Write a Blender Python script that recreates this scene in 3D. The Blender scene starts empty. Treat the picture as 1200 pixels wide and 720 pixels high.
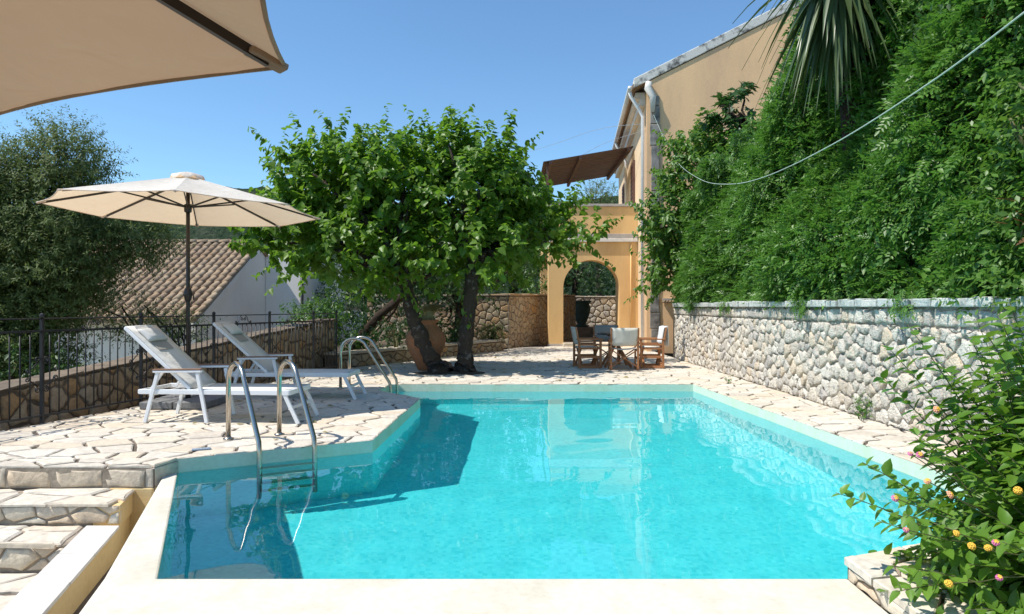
import bpy, math, random
import numpy as np
from mathutils import Vector, Matrix

R = random.Random(11)
rng = np.random.default_rng(11)
sc = bpy.context.scene
col = sc.collection
rad = math.radians

# ------------------------------------------------------------------ camera
cam = bpy.data.cameras.new('camera'); cam.lens = 24.0; cam.sensor_width = 36.0
cam.clip_start = 0.05; cam.clip_end = 3000
cam_o = bpy.data.objects.new('camera', cam); col.objects.link(cam_o)
cam_o.location = (0, 0, 1.3); cam_o.rotation_euler = (rad(90), 0, 0)
sc.camera = cam_o
# ------------------------------------------------------------------ sky, sun, exposure
SUN_AZ = Vector((0.95, 0.31, 0)).normalized()      # horizontal travel of the light
SUN_EL = rad(58)
w = bpy.data.worlds.new('World'); sc.world = w; w.use_nodes = True
wn = w.node_tree
sky = wn.nodes.new('ShaderNodeTexSky'); sky.sky_type = 'NISHITA'; sky.sun_disc = False
sky.sun_elevation = SUN_EL
sky.sun_rotation = math.atan2(-SUN_AZ.x, -SUN_AZ.y)
sky.altitude = 0; sky.air_density = 1.0; sky.dust_density = 0.0; sky.ozone_density = 2.5
tint = wn.nodes.new('ShaderNodeMix'); tint.data_type = 'RGBA'; tint.blend_type = 'MULTIPLY'; tint.inputs[0].default_value = 1.0
tint.inputs[7].default_value = (0.77, 0.97, 1.05, 1)                 # white balance of the clear sky
wn.links.new(sky.outputs[0], tint.inputs[6]); wn.links.new(tint.outputs[2], wn.nodes['Background'].inputs[0])
wn.nodes['Background'].inputs[1].default_value = 0.125
L = bpy.data.lights.new('sun', 'SUN'); L.energy = 4.1; L.angle = rad(0.53); L.color = (1.0, 0.95, 0.87)
L.cycles.is_caustics_light = True
sun = bpy.data.objects.new('sun', L); col.objects.link(sun)
sd = Vector((SUN_AZ.x * math.cos(SUN_EL), SUN_AZ.y * math.cos(SUN_EL), -math.sin(SUN_EL)))
sun.rotation_euler = sd.to_track_quat('-Z', 'Y').to_euler(); sun.location = (-20, -8, 30)
sc.view_settings.view_transform = 'Standard'; sc.view_settings.look = 'None'
sc.view_settings.gamma = 1.0; sc.view_settings.exposure = 0.50
sc.view_settings.use_curve_mapping = False
sc.render.engine = 'CYCLES'
sc.cycles.use_denoising = True
sc.cycles.max_bounces = 10; sc.cycles.diffuse_bounces = 4; sc.cycles.transparent_max_bounces = 16
sc.cycles.sample_clamp_indirect = 6.0
sc.cycles.blur_glossy = 0.3

# ------------------------------------------------------------------ helpers
def P(px, py, z=0.0):
    y = 800.0 * (1.3 - z) / (py - 360.0)
    return Vector(((px - 600.0) * y / 800.0, y, z))

def Q(px, py, y):
    return Vector(((px - 600.0) * y / 800.0, y, 1.3 - (py - 360.0) * y / 800.0))

def tag(o, label=None, cat=None, group=None, kind=None):
    if label: o['label'] = label
    if cat: o['category'] = cat
    if group: o['group'] = group
    if kind: o['kind'] = kind
    return o

def link(name, me, mat=None, parent=None, smooth=False, loc=None):
    if mat is not None and len(me.materials) == 0: me.materials.append(mat)
    if smooth: me.shade_smooth()
    o = bpy.data.objects.new(name, me); col.objects.link(o)
    if parent:
        o.parent = parent; o.matrix_parent_inverse = chain(parent).inverted()
    if loc is not None: o.location = loc
    return o

def chain(o):
    m = o.matrix_basis.copy()
    if o.parent: m = chain(o.parent) @ o.matrix_parent_inverse @ m
    return m

def empty(name, loc, rz=0.0):
    o = bpy.data.objects.new(name, None); col.objects.link(o)
    o.location = loc; o.rotation_euler = (0, 0, rz); o.empty_display_size = 0.1
    return o

def copy_tree(o, parent=None):
    c = o.copy(); col.objects.link(c); c.parent = parent
    for ch in [x for x in o.children]: copy_tree(ch, c)
    return c

def fastmesh(name, V, F):
    V = np.ascontiguousarray(V, dtype=np.float32); F = np.ascontiguousarray(F, dtype=np.int32)
    me = bpy.data.meshes.new(name)
    n, k = F.shape
    me.vertices.add(len(V)); me.vertices.foreach_set('co', V.ravel())
    me.loops.add(n * k); me.loops.foreach_set('vertex_index', F.ravel())
    me.polygons.add(n)
    me.polygons.foreach_set('loop_start', np.arange(0, n * k, k, dtype=np.int32))
    try: me.polygons.foreach_set('loop_total', np.full(n, k, dtype=np.int32))
    except Exception: pass
    me.update(calc_edges=True); me.validate()
    return me

class MB:
    def __init__(s): s.v = []; s.f = []
    def add(s, V, F):
        b = len(s.v); s.v += [tuple(p) for p in V]; s.f += [tuple(i + b for i in f) for f in F]; return s
    def box(s, x0, x1, y0, y1, z0, z1):
        return s.add([(x, y, z) for x in (x0, x1) for y in (y0, y1) for z in (z0, z1)],
                     [(0, 1, 3, 2), (4, 6, 7, 5), (0, 4, 5, 1), (2, 3, 7, 6), (0, 2, 6, 4), (1, 5, 7, 3)])
    def bar(s, a, b, w, h, up=(0, 0, 1)):
        a = Vector(a); b = Vector(b); d = (b - a).normalized(); up = Vector(up)
        if abs(d.dot(up)) > 0.98: up = Vector((1, 0, 0))
        x = d.cross(up).normalized() * (w / 2); y = x.cross(d).normalized() * (h / 2)
        V = [p + i * x + j * y for p in (a, b) for i, j in ((-1, -1), (1, -1), (1, 1), (-1, 1))]
        return s.add(V, [(3, 2, 1, 0), (4, 5, 6, 7), (0, 1, 5, 4), (1, 2, 6, 5), (2, 3, 7, 6), (3, 0, 4, 7)])
    def tube(s, pts, r, n=8, cap=True):
        pts = [Vector(p) for p in pts]; m = len(pts)
        rr = r if isinstance(r, (list, tuple)) else [r] * m
        V = []; ref = None
        for i, p in enumerate(pts):
            d = (pts[min(i + 1, m - 1)] - pts[max(i - 1, 0)]).normalized()
            if ref is None:
                ref = Vector((0, 0, 1)) if abs(d.z) < 0.9 else Vector((1, 0, 0))
            x = (ref - d * ref.dot(d)).normalized(); y = d.cross(x); ref = x
            for k in range(n):
                a = 2 * math.pi * k / n
                V.append(p + (x * math.cos(a) + y * math.sin(a)) * rr[i])
        F = [(i * n + k, i * n + (k + 1) % n, (i + 1) * n + (k + 1) % n, (i + 1) * n + k) for i in range(m - 1) for k in range(n)]
        if cap: F += [tuple(range(n - 1, -1, -1)), tuple((m - 1) * n + k for k in range(n))]
        return s.add(V, F)
    def lathe(s, prof, n=24, c=(0, 0, 0)):
        V = []; m = len(prof)
        for r, z in prof:
            for k in range(n):
                a = 2 * math.pi * k / n; V.append((c[0] + r * math.cos(a), c[1] + r * math.sin(a), c[2] + z))
        F = [(i * n + k, i * n + (k + 1) % n, (i + 1) * n + (k + 1) % n, (i + 1) * n + k) for i in range(m - 1) for k in range(n)]
        F += [tuple(range(n - 1, -1, -1)), tuple((m - 1) * n + k for k in range(n))]
        return s.add(V, F)
    def prism(s, poly, z0, z1):
        n = len(poly)
        a = sum(poly[i][0] * poly[(i + 1) % n][1] - poly[(i + 1) % n][0] * poly[i][1] for i in range(n))
        if a < 0: poly = poly[::-1]
        V = [(p[0], p[1], z0) for p in poly] + [(p[0], p[1], z1) for p in poly]
        F = [tuple(range(n - 1, -1, -1)), tuple(range(n, 2 * n))] + [(i, (i + 1) % n, n + (i + 1) % n, n + i) for i in range(n)]
        return s.add(V, F)
    def mesh(s, name):
        me = bpy.data.meshes.new(name); me.from_pydata(s.v, [], s.f); me.update(); return me
    def build(s, name, mat, parent=None, smooth=False, bevel=0, loc=None, seg=2):
        me = s.mesh(name)
        o = link(name, me, mat, parent, smooth, loc)
        if bevel:
            m = o.modifiers.new('bevel', 'BEVEL'); m.width = bevel; m.segments = seg; m.limit_method = 'ANGLE'; m.angle_limit = rad(40)
        return o

# ------------------------------------------------------------------ materials
def newmat(name):
    m = bpy.data.materials.new(name); m.use_nodes = True
    nt = m.node_tree; b = nt.nodes['Principled BSDF']
    return m, nt, b

def N(nt, typ, **kw):
    n = nt.nodes.new(typ)
    for k, v in kw.items(): setattr(n, k, v)
    return n

def ramp(nt, cols, fac=None, interp='LINEAR', pos=None):
    r = N(nt, 'ShaderNodeValToRGB'); e = r.color_ramp; e.interpolation = interp
    while len(e.elements) < len(cols): e.elements.new(0.5)
    for i, c in enumerate(cols):
        e.elements[i].position = pos[i] if pos else i / max(1, len(cols) - 1)
        e.elements[i].color = (*c, 1)
    if fac is not None: nt.links.new(fac, r.inputs[0])
    return r

def rnd(nt):
    oi = N(nt, 'ShaderNodeObjectInfo'); g = N(nt, 'ShaderNodeNewGeometry')
    a = N(nt, 'ShaderNodeMath', operation='ADD'); f = N(nt, 'ShaderNodeMath', operation='FRACT')
    nt.links.new(oi.outputs['Random'], a.inputs[0]); nt.links.new(g.outputs['Random Per Island'], a.inputs[1])
    nt.links.new(a.outputs[0], f.inputs[0]); return f.outputs[0]

def noise(nt, scale, detail=4, rough=0.55, vec=None, dist=0.0):
    n = N(nt, 'ShaderNodeTexNoise'); n.inputs['Scale'].default_value = scale; n.inputs['Detail'].default_value = detail
    n.inputs['Roughness'].default_value = rough; n.inputs['Distortion'].default_value = dist
    if vec is None:
        g = N(nt, 'ShaderNodeNewGeometry'); vec = g.outputs['Position']
    nt.links.new(vec, n.inputs['Vector']); return n

def mixc(nt, fac, a, b, mode='MIX'):
    m = N(nt, 'ShaderNodeMix', data_type='RGBA', blend_type=mode)
    if isinstance(fac, (int, float)): m.inputs[0].default_value = fac
    else: nt.links.new(fac, m.inputs[0])
    for s, i in ((a, 6), (b, 7)):
        if isinstance(s, tuple): m.inputs[i].default_value = (*s, 1)
        else: nt.links.new(s, m.inputs[i])
    return m.outputs[2]

def bump(nt, b, h, strength=0.4, dist=0.02, prev=None):
    n = N(nt, 'ShaderNodeBump'); n.inputs['Strength'].default_value = strength; n.inputs['Distance'].default_value = dist
    nt.links.new(h, n.inputs['Height'])
    if prev is not None: nt.links.new(prev, n.inputs['Normal'])
    if b is not None: nt.links.new(n.outputs[0], b.inputs['Normal'])
    return n.outputs[0]

def stone_mat(name, cols, stain, nscale=6.0, bs=0.5, bd=0.02, stain_pos=(0.42, 0.68), rough=0.85, pits=0.0):
    m, nt, b = newmat(name)
    base = ramp(nt, cols, rnd(nt)).outputs[0]
    n1 = noise(nt, nscale, 8, 0.65)
    f = ramp(nt, [(0, 0, 0), (1, 1, 1)], n1.outputs[0], pos=stain_pos).outputs[0]
    c = mixc(nt, f, base, stain)
    n2 = noise(nt, nscale * 5, 6, 0.6)
    c = mixc(nt, 0.35, c, ramp(nt, [(0.35, 0.35, 0.35), (1, 1, 1)], n2.outputs[0], pos=(0.3, 0.6)).outputs[0], 'MULTIPLY')
    h = n2.outputs[0]
    nt.links.new(c, b.inputs['Base Color']); b.inputs['Roughness'].default_value = rough
    b.inputs['Specular IOR Level'].default_value = 0.25
    nn = bump(nt, None if pits else b, h, bs, bd)
    if pits:
        v = N(nt, 'ShaderNodeTexVoronoi'); v.inputs['Scale'].default_value = nscale * 4
        g = N(nt, 'ShaderNodeNewGeometry'); nt.links.new(g.outputs['Position'], v.inputs['Vector'])
        bump(nt, b, v.outputs['Distance'], pits, bd, nn)
    return m

def plain(name, c, rough=0.5, metal=0.0, var=0.12, scale=8.0, bs=0.0, spec=0.5):
    m, nt, b = newmat(name)
    n = noise(nt, scale, 5)
    lo = tuple(x * (1 - var) for x in c); hi = tuple(min(1, x * (1 + var)) for x in c)
    nt.links.new(ramp(nt, [lo, hi], n.outputs[0], pos=(0.3, 0.7)).outputs[0], b.inputs['Base Color'])
    b.inputs['Roughness'].default_value = rough; b.inputs['Metallic'].default_value = metal
    b.inputs['Specular IOR Level'].default_value = spec
    if bs: bump(nt, b, noise(nt, scale * 8, 6).outputs[0], bs, 0.01)
    return m

def plaster(name, c, stain, amount=(0.5, 0.8), sc_=1.2, bs=0.15, streak=True):
    m, nt, b = newmat(name)
    g = N(nt, 'ShaderNodeNewGeometry')
    mp = N(nt, 'ShaderNodeMapping'); mp.inputs['Scale'].default_value = (1, 1, 0.3 if streak else 1)
    nt.links.new(g.outputs['Position'], mp.inputs['Vector'])
    n1 = noise(nt, sc_, 8, 0.65, mp.outputs[0])
    f = ramp(nt, [(0, 0, 0), (1, 1, 1)], n1.outputs[0], pos=amount).outputs[0]
    n2 = noise(nt, 30, 6)
    cc = mixc(nt, f, c, stain)
    cc = mixc(nt, 0.18, cc, ramp(nt, [(0.5, 0.5, 0.5), (1, 1, 1)], n2.outputs[0], pos=(0.3, 0.6)).outputs[0], 'MULTIPLY')
    nt.links.new(cc, b.inputs['Base Color']); b.inputs['Roughness'].default_value = 0.9
    b.inputs['Specular IOR Level'].default_value = 0.2
    bump(nt, b, noise(nt, 45, 5).outputs[0], bs, 0.01)
    return m

def leaf_mat(name, cols, trans, tfac=0.3, rough=0.42, spec=0.45):
    m, nt, b = newmat(name)
    base = ramp(nt, cols, rnd(nt)).outputs[0]
    nt.links.new(base, b.inputs['Base Color']); b.inputs['Roughness'].default_value = rough
    b.inputs['Specular IOR Level'].default_value = spec
    t = N(nt, 'ShaderNodeBsdfTranslucent')
    tc = mixc(nt, 0.5, base, trans); nt.links.new(tc, t.inputs['Color'])
    mx = N(nt, 'ShaderNodeMixShader'); mx.inputs[0].default_value = tfac
    nt.links.new(b.outputs[0], mx.inputs[1]); nt.links.new(t.outputs[0], mx.inputs[2])
    nt.links.new(mx.outputs[0], nt.nodes['Material Output'].inputs['Surface'])
    return m

def cloth_mat(name, c, tcol, tfac=0.45, weave=400.0):
    m, nt, b = newmat(name)
    n = noise(nt, 3.0, 5); c1 = ramp(nt, [tuple(x * 0.9 for x in c), c], n.outputs[0], pos=(0.35, 0.65)).outputs[0]
    nt.links.new(c1, b.inputs['Base Color']); b.inputs['Roughness'].default_value = 0.9; b.inputs['Specular IOR Level'].default_value = 0.1
    nw = bump(nt, None, noise(nt, weave, 2).outputs[0], 0.12, 0.002); bump(nt, b, noise(nt, 4.5, 3, 0.45, None, 1.5).outputs[0], 0.35, 0.05, nw)
    t = N(nt, 'ShaderNodeBsdfTranslucent'); t.inputs['Color'].default_value = (*tcol, 1)
    mx = N(nt, 'ShaderNodeMixShader'); mx.inputs[0].default_value = tfac
    nt.links.new(b.outputs[0], mx.inputs[1]); nt.links.new(t.outputs[0], mx.inputs[2])
    nt.links.new(mx.outputs[0], nt.nodes['Material Output'].inputs['Surface'])
    return m

def wood_mat(name, c1, c2, scale=(2, 30, 30)):
    m, nt, b = newmat(name)
    tc = N(nt, 'ShaderNodeTexCoord'); mp = N(nt, 'ShaderNodeMapping'); mp.inputs['Scale'].default_value = scale
    nt.links.new(tc.outputs['Object'], mp.inputs['Vector'])
    n = noise(nt, 1.5, 6, 0.6, mp.outputs[0], 0.6)
    c = ramp(nt, [c1, c2], n.outputs[0], pos=(0.35, 0.65)).outputs[0]
    hs = mixc(nt, 0.3, c, ramp(nt, [(0.6, 0.6, 0.6), (1, 1, 1)], rnd(nt)).outputs[0], 'MULTIPLY')
    nt.links.new(hs, b.inputs['Base Color']); b.inputs['Roughness'].default_value = 0.6
    bump(nt, b, n.outputs[0], 0.2, 0.004)
    return m

M = {}
M['paving'] = stone_mat('paving_stone', [(0.63, 0.54, 0.42), (0.70, 0.63, 0.52), (0.58, 0.515, 0.43), (0.74, 0.68, 0.58), (0.66, 0.545, 0.41), (0.70, 0.64, 0.545), (0.64, 0.58, 0.49)], (0.44, 0.38, 0.31), 4.0, 0.35, 0.012, (0.52, 0.8))
M['riser'] = stone_mat('riser_stone', [(0.66, 0.57, 0.44), (0.70, 0.63, 0.52), (0.62, 0.49, 0.35), (0.68, 0.60, 0.49)], (0.38, 0.33, 0.27), 5.0, 0.5, 0.02, (0.5, 0.75))
M['mortar'] = stone_mat('mortar', [(0.17, 0.135, 0.105), (0.19, 0.155, 0.12)], (0.11, 0.09, 0.072), 2.5, 0.5, 0.02)
M['step_mortar'] = stone_mat('step_mortar', [(0.36, 0.30, 0.23), (0.40, 0.33, 0.26)], (0.22, 0.18, 0.14), 4.0, 0.5, 0.02)
M['wall_mortar'] = stone_mat('wall_mortar', [(0.46, 0.42, 0.35), (0.50, 0.45, 0.38)], (0.28, 0.25, 0.21), 3.0, 0.6, 0.03)
M['limestone'] = stone_mat('rubble_limestone', [(0.68, 0.61, 0.50), (0.76, 0.70, 0.60), (0.56, 0.52, 0.46), (0.72, 0.60, 0.45), (0.78, 0.73, 0.64), (0.64, 0.58, 0.49), (0.50, 0.47, 0.43)], (0.24, 0.225, 0.20), 9.0, 0.9, 0.03, (0.55, 0.72), pits=0.35)
M['capstone'] = stone_mat('cap_stone', [(0.46, 0.50, 0.47), (0.60, 0.61, 0.56), (0.52, 0.55, 0.52)], (0.25, 0.27, 0.26), 6.0, 0.7, 0.025, (0.5, 0.75))
M['tanstone'] = stone_mat('tan_rubble', [(0.46, 0.33, 0.20), (0.52, 0.42, 0.29), (0.40, 0.30, 0.21), (0.50, 0.31, 0.15), (0.48, 0.41, 0.32)], (0.22, 0.17, 0.12), 6.0, 0.6, 0.025, (0.5, 0.75))
M['tanmortar'] = stone_mat('tan_mortar', [(0.20, 0.16, 0.12), (0.22, 0.175, 0.13)], (0.12, 0.095, 0.075), 4.0, 0.5, 0.02)
M['bounce_slab'] = stone_mat('bounce_slab_concrete', [(0.56, 0.52, 0.45), (0.60, 0.55, 0.48)], (0.42, 0.38, 0.32), 2.0, 0.3, 0.02)
M['soil'] = stone_mat('soil', [(0.10, 0.075, 0.05), (0.12, 0.09, 0.06)], (0.06, 0.05, 0.035), 3.0, 0.8, 0.04)
M['ground'] = stone_mat('dry_ground', [(0.30, 0.26, 0.18), (0.33, 0.28, 0.19)], (0.14, 0.15, 0.07), 0.5, 0.6, 0.05)
M['cream'] = plaster('cream_pool_paint', (0.66, 0.62, 0.53), (0.52, 0.47, 0.34), (0.48, 0.80), 2.2, 0.1, False)
M['poolband'] = plaster('pool_band_green_bounce', (0.66, 0.72, 0.58), (0.56, 0.62, 0.42), (0.45, 0.8), 3.0, 0.08)  # cream band; green of light reflected off the water put in its colour
M['yellowwall'] = plaster('yellow_wall_paint', (0.74, 0.55, 0.28), (0.62, 0.42, 0.18), (0.45, 0.8), 2.0, 0.12)
M['arcade'] = plaster('ochre_render', (0.80, 0.53, 0.24), (0.62, 0.38, 0.17), (0.44, 0.75), 1.0, 0.2)
M['gable'] = plaster('peach_render', (0.86, 0.56, 0.31), (0.66, 0.43, 0.26), (0.42, 0.72), 0.9, 0.2)
M['sidewall'] = plaster('pale_peach_render', (0.76, 0.58, 0.38), (0.66, 0.48, 0.30), (0.5, 0.8), 0.9, 0.12)
M['weathered'] = plaster('weathered_white_coping', (0.66, 0.64, 0.59), (0.13, 0.125, 0.12), (0.50, 0.62), 2.6, 0.3, False)
M['quoin'] = plaster('grey_quoin', (0.33, 0.30, 0.27), (0.10, 0.095, 0.09), (0.42, 0.66), 3.0, 0.4, False)
M['white'] = plaster('white_render', (0.88, 0.85, 0.78), (0.78, 0.73, 0.65), (0.5, 0.85), 0.8, 0.1)
M['cornice'] = plain('cornice_white', (0.70, 0.66, 0.60), 0.8)
M['cornicegrey'] = plain('cornice_grey', (0.42, 0.38, 0.34), 0.8)
M['pipewhite'] = plain('white_pipe', (0.74, 0.73, 0.70), 0.45, var=0.06)
M['tile'] = stone_mat('clay_tile', [(0.35, 0.235, 0.145), (0.43, 0.315, 0.205), (0.30, 0.21, 0.14), (0.47, 0.36, 0.245), (0.38, 0.255, 0.155)], (0.20, 0.155, 0.12), 5.0, 0.3, 0.01, (0.5, 0.8))
M['steel'] = plain('stainless_steel', (0.50, 0.455, 0.39), 0.24, 1.0, 0.05, 20)
M['iron'] = plain('black_iron', (0.022, 0.022, 0.024), 0.45, 0.3, 0.2, 20)
M['lwhite'] = plain('white_aluminium', (0.78, 0.79, 0.80), 0.35, 0.0, 0.03)
M['sling'] = cloth_mat('sling_mesh', (0.84, 0.82, 0.76), (0.84, 0.80, 0.72), 0.16)
M['pillowc'] = cloth_mat('pillow_fabric', (0.74, 0.73, 0.70), (0.5, 0.5, 0.5), 0.1)
M['flap'] = cloth_mat('flap_fabric', (0.46, 0.43, 0.38), (0.3, 0.3, 0.3), 0.1)
M['armwood'] = wood_mat('arm_wood', (0.20, 0.10, 0.055), (0.30, 0.16, 0.09))
M['chairwood'] = wood_mat('chair_wood', (0.32, 0.125, 0.045), (0.48, 0.21, 0.085))
M['canvas'] = cloth_mat('canvas', (0.86, 0.82, 0.72), (0.72, 0.69, 0.58), 0.2)
M['canvasgrey'] = cloth_mat('canvas_grey', (0.42, 0.43, 0.41), (0.35, 0.36, 0.34), 0.2)
M['towel'] = cloth_mat('towel', (0.82, 0.82, 0.82), (0.5, 0.5, 0.5), 0.15)
M['tabletop'] = plain('dark_table_top', (0.06, 0.065, 0.065), 0.25)
M['parasol'] = cloth_mat('parasol_cloth', (0.88, 0.84, 0.77), (0.88, 0.62, 0.38), 0.40)
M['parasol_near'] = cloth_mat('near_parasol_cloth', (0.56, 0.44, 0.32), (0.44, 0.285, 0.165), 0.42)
M['polebrown'] = plain('dark_pole', (0.030, 0.026, 0.023), 0.4, 0.2)
M['granite'] = stone_mat('granite_slab', [(0.24, 0.24, 0.24), (0.27, 0.27, 0.265)], (0.16, 0.16, 0.165), 30.0, 0.3, 0.006)
M['terracotta'] = stone_mat('terracotta', [(0.46, 0.205, 0.10), (0.47, 0.21, 0.105)], (0.36, 0.20, 0.12), 4.0, 0.25, 0.01, (0.45, 0.75))
M['bark'] = stone_mat('mulberry_bark', [(0.060, 0.047, 0.036), (0.075, 0.058, 0.044)], (0.26, 0.235, 0.20), 7.0, 1.0, 0.06, (0.56, 0.66))
M['brownbark'] = stone_mat('brown_bark', [(0.050, 0.034, 0.023), (0.060, 0.040, 0.027)], (0.035, 0.026, 0.019), 8.0, 0.9, 0.04)
M['plank'] = wood_mat('reed_brown', (0.045, 0.020, 0.014), (0.085, 0.040, 0.028), (1.2, 30, 30))
M['shutter'] = plain('brown_shutter', (0.13, 0.06, 0.04), 0.6)
M['cable'] = plain('pale_green_cable', (0.42, 0.52, 0.44), 0.5, var=0.08)
M['wire'] = plain('grey_wire', (0.35, 0.37, 0.38), 0.5)
M['urn'] = stone_mat('green_urn', [(0.05, 0.085, 0.07), (0.055, 0.09, 0.075)], (0.03, 0.05, 0.04), 6, 0.3, 0.01)
M['plate'] = plain('blue_marker', (0.20, 0.27, 0.36), 0.4)
M['mull'] = leaf_mat('mulberry_leaf', [(0.100, 0.195, 0.020), (0.140, 0.255, 0.028), (0.078, 0.165, 0.018), (0.180, 0.300, 0.036)], (0.26, 0.52, 0.03), 0.44)
M['hedgel'] = leaf_mat('hedge_leaf', [(0.068, 0.165, 0.024), (0.100, 0.225, 0.034), (0.050, 0.135, 0.020), (0.140, 0.270, 0.046), (0.085, 0.195, 0.030)], (0.16, 0.42, 0.04), 0.34)
M['shrubl'] = leaf_mat('shrub_leaf', [(0.085, 0.180, 0.028), (0.115, 0.225, 0.038), (0.068, 0.150, 0.025)], (0.24, 0.48, 0.05), 0.38)
M['figl'] = leaf_mat('fig_leaf', [(0.030, 0.080, 0.022), (0.040, 0.10, 0.026)], (0.10, 0.28, 0.04), 0.25)
M['olivel'] = leaf_mat('olive_leaf', [(0.115, 0.160, 0.042), (0.150, 0.195, 0.058), (0.085, 0.130, 0.034), (0.21, 0.24, 0.11)], (0.22, 0.30, 0.06), 0.30, 0.6, 0.25)
M['darkl'] = leaf_mat('garden_leaf', [(0.030, 0.075, 0.018), (0.045, 0.10, 0.022), (0.022, 0.058, 0.015)], (0.12, 0.28, 0.04), 0.28)
M['lightl'] = leaf_mat('bright_garden_leaf', [(0.055, 0.135, 0.020), (0.08, 0.175, 0.028), (0.045, 0.115, 0.018)], (0.20, 0.40, 0.04), 0.32)
M['lantl'] = leaf_mat('lantana_leaf', [(0.105, 0.215, 0.026), (0.135, 0.265, 0.034), (0.085, 0.185, 0.022), (0.165, 0.300, 0.042)], (0.30, 0.56, 0.04), 0.36)
M['yuccal'] = leaf_mat('yucca_leaf', [(0.075, 0.115, 0.045), (0.055, 0.095, 0.035), (0.11, 0.15, 0.06)], (0.16, 0.24, 0.06), 0.15, 0.35)
M['drygrass'] = leaf_mat('dry_grass', [(0.42, 0.33, 0.14), (0.34, 0.30, 0.13), (0.50, 0.41, 0.20)], (0.45, 0.38, 0.16), 0.3)
M['redleaf'] = leaf_mat('red_leaf', [(0.18, 0.07, 0.035), (0.12, 0.10, 0.03)], (0.35, 0.12, 0.04), 0.3)
M['redflower'] = leaf_mat('red_flower', [(0.45, 0.03, 0.015), (0.55, 0.05, 0.02)], (0.6, 0.06, 0.03), 0.3)
M['stem'] = plain('green_stem', (0.10, 0.11, 0.04), 0.7)
M['core'] = plain('hedge_core_shade', (0.022, 0.036, 0.014), 0.95, var=0.4, scale=6, bs=0.6, spec=0.05)
M['fl_yellow'] = plain('yellow_petals', (0.80, 0.50, 0.06), 0.7, var=0.15, scale=60)
M['fl_pink'] = plain('pink_petals', (0.62, 0.16, 0.36), 0.7, var=0.2, scale=60)
M['fl_peach'] = plain('peach_petals', (0.76, 0.38, 0.22), 0.7, var=0.2, scale=60)

def hill_mat():
    m, nt, b = newmat('forest_hill')
    n1 = noise(nt, 0.55, 8, 0.75); n2 = noise(nt, 0.03, 5)
    c = ramp(nt, [(0.022, 0.040, 0.026), (0.050, 0.080, 0.046), (0.090, 0.12, 0.075)], n1.outputs[0], pos=(0.38, 0.5, 0.65)).outputs[0]
    c = mixc(nt, ramp(nt, [(0, 0, 0), (1, 1, 1)], n2.outputs[0], pos=(0.55, 0.75)).outputs[0], c, (0.16, 0.15, 0.12))
    nt.links.new(c, b.inputs['Base Color']); b.inputs['Roughness'].default_value = 1.0; b.inputs['Specular IOR Level'].default_value = 0
    bump(nt, b, n1.outputs[0], 1.0, 3.0)
    return m
M['hill'] = hill_mat()

def pool_mat():
    m, nt, b = newmat('pool_mosaic')
    g = N(nt, 'ShaderNodeNewGeometry')
    v = N(nt, 'ShaderNodeTexVoronoi'); v.inputs['Scale'].default_value = 30; v.inputs['Randomness'].default_value = 0.15
    nt.links.new(g.outputs['Position'], v.inputs['Vector'])
    s = N(nt, 'ShaderNodeSeparateColor'); nt.links.new(v.outputs['Color'], s.inputs[0])
    c = ramp(nt, [(0.12, 0.71, 0.75), (0.22, 0.83, 0.86), (0.16, 0.77, 0.80)], s.outputs[0]).outputs[0]
    c = mixc(nt, 0.07, c, ramp(nt, [(0.6, 0.6, 0.6), (1, 1, 1)], noise(nt, 0.8, 4).outputs[0], pos=(0.35, 0.65)).outputs[0], 'MULTIPLY')
    nt.links.new(c, b.inputs['Base Color']); b.inputs['Roughness'].default_value = 0.6
    b.inputs['Specular IOR Level'].default_value = 0.1
    return m
M['pool'] = pool_mat()

def water_mat():
    m, nt, b = newmat('pool_water')
    b.inputs['Base Color'].default_value = (0.44, 0.965, 0.98, 1); b.inputs['Roughness'].default_value = 0.0
    b.inputs['IOR'].default_value = 1.333; b.inputs['Transmission Weight'].default_value = 1.0
    return m
M['water'] = water_mat()

# ------------------------------------------------------------------ polygons: voronoi pieces
def clip(poly, nx, ny, d):
    out = []; n = len(poly)
    for i in range(n):
        a = poly[i]; b = poly[(i + 1) % n]
        da = nx * a[0] + ny * a[1] - d; db = nx * b[0] + ny * b[1] - d
        if da <= 0: out.append(a)
        if (da < 0 < db) or (db < 0 < da):
            t = da / (da - db); out.append((a[0] + t * (b[0] - a[0]), a[1] + t * (b[1] - a[1])))
    return out

def area(p):
    return 0.5 * sum(p[i][0] * p[(i + 1) % len(p)][1] - p[(i + 1) % len(p)][0] * p[i][1] for i in range(len(p)))

def tidy(p, eps=0.012):
    out = []
    for q in p:
        if not out or math.hypot(q[0] - out[-1][0], q[1] - out[-1][1]) > eps: out.append(q)
    if len(out) > 1 and math.hypot(out[0][0] - out[-1][0], out[0][1] - out[-1][1]) <= eps: out.pop()
    return out

def darts(x0, x1, y0, y1, rmin, rmax, tries, rg):
    pts = np.zeros((0, 2)); rs = np.zeros(0)
    cand = rg.uniform((x0, y0), (x1, y1), (tries, 2)); cr = rg.uniform(rmin, rmax, tries)
    buf = np.empty((tries, 2)); br = np.empty(tries); n = 0
    for c, r in zip(cand, cr):
        if n:
            d = np.hypot(buf[:n, 0] - c[0], buf[:n, 1] - c[1])
            if (d < (br[:n] + r) * 0.5).any(): continue
        buf[n] = c; br[n] = r; n += 1
    return buf[:n].copy()

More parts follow.
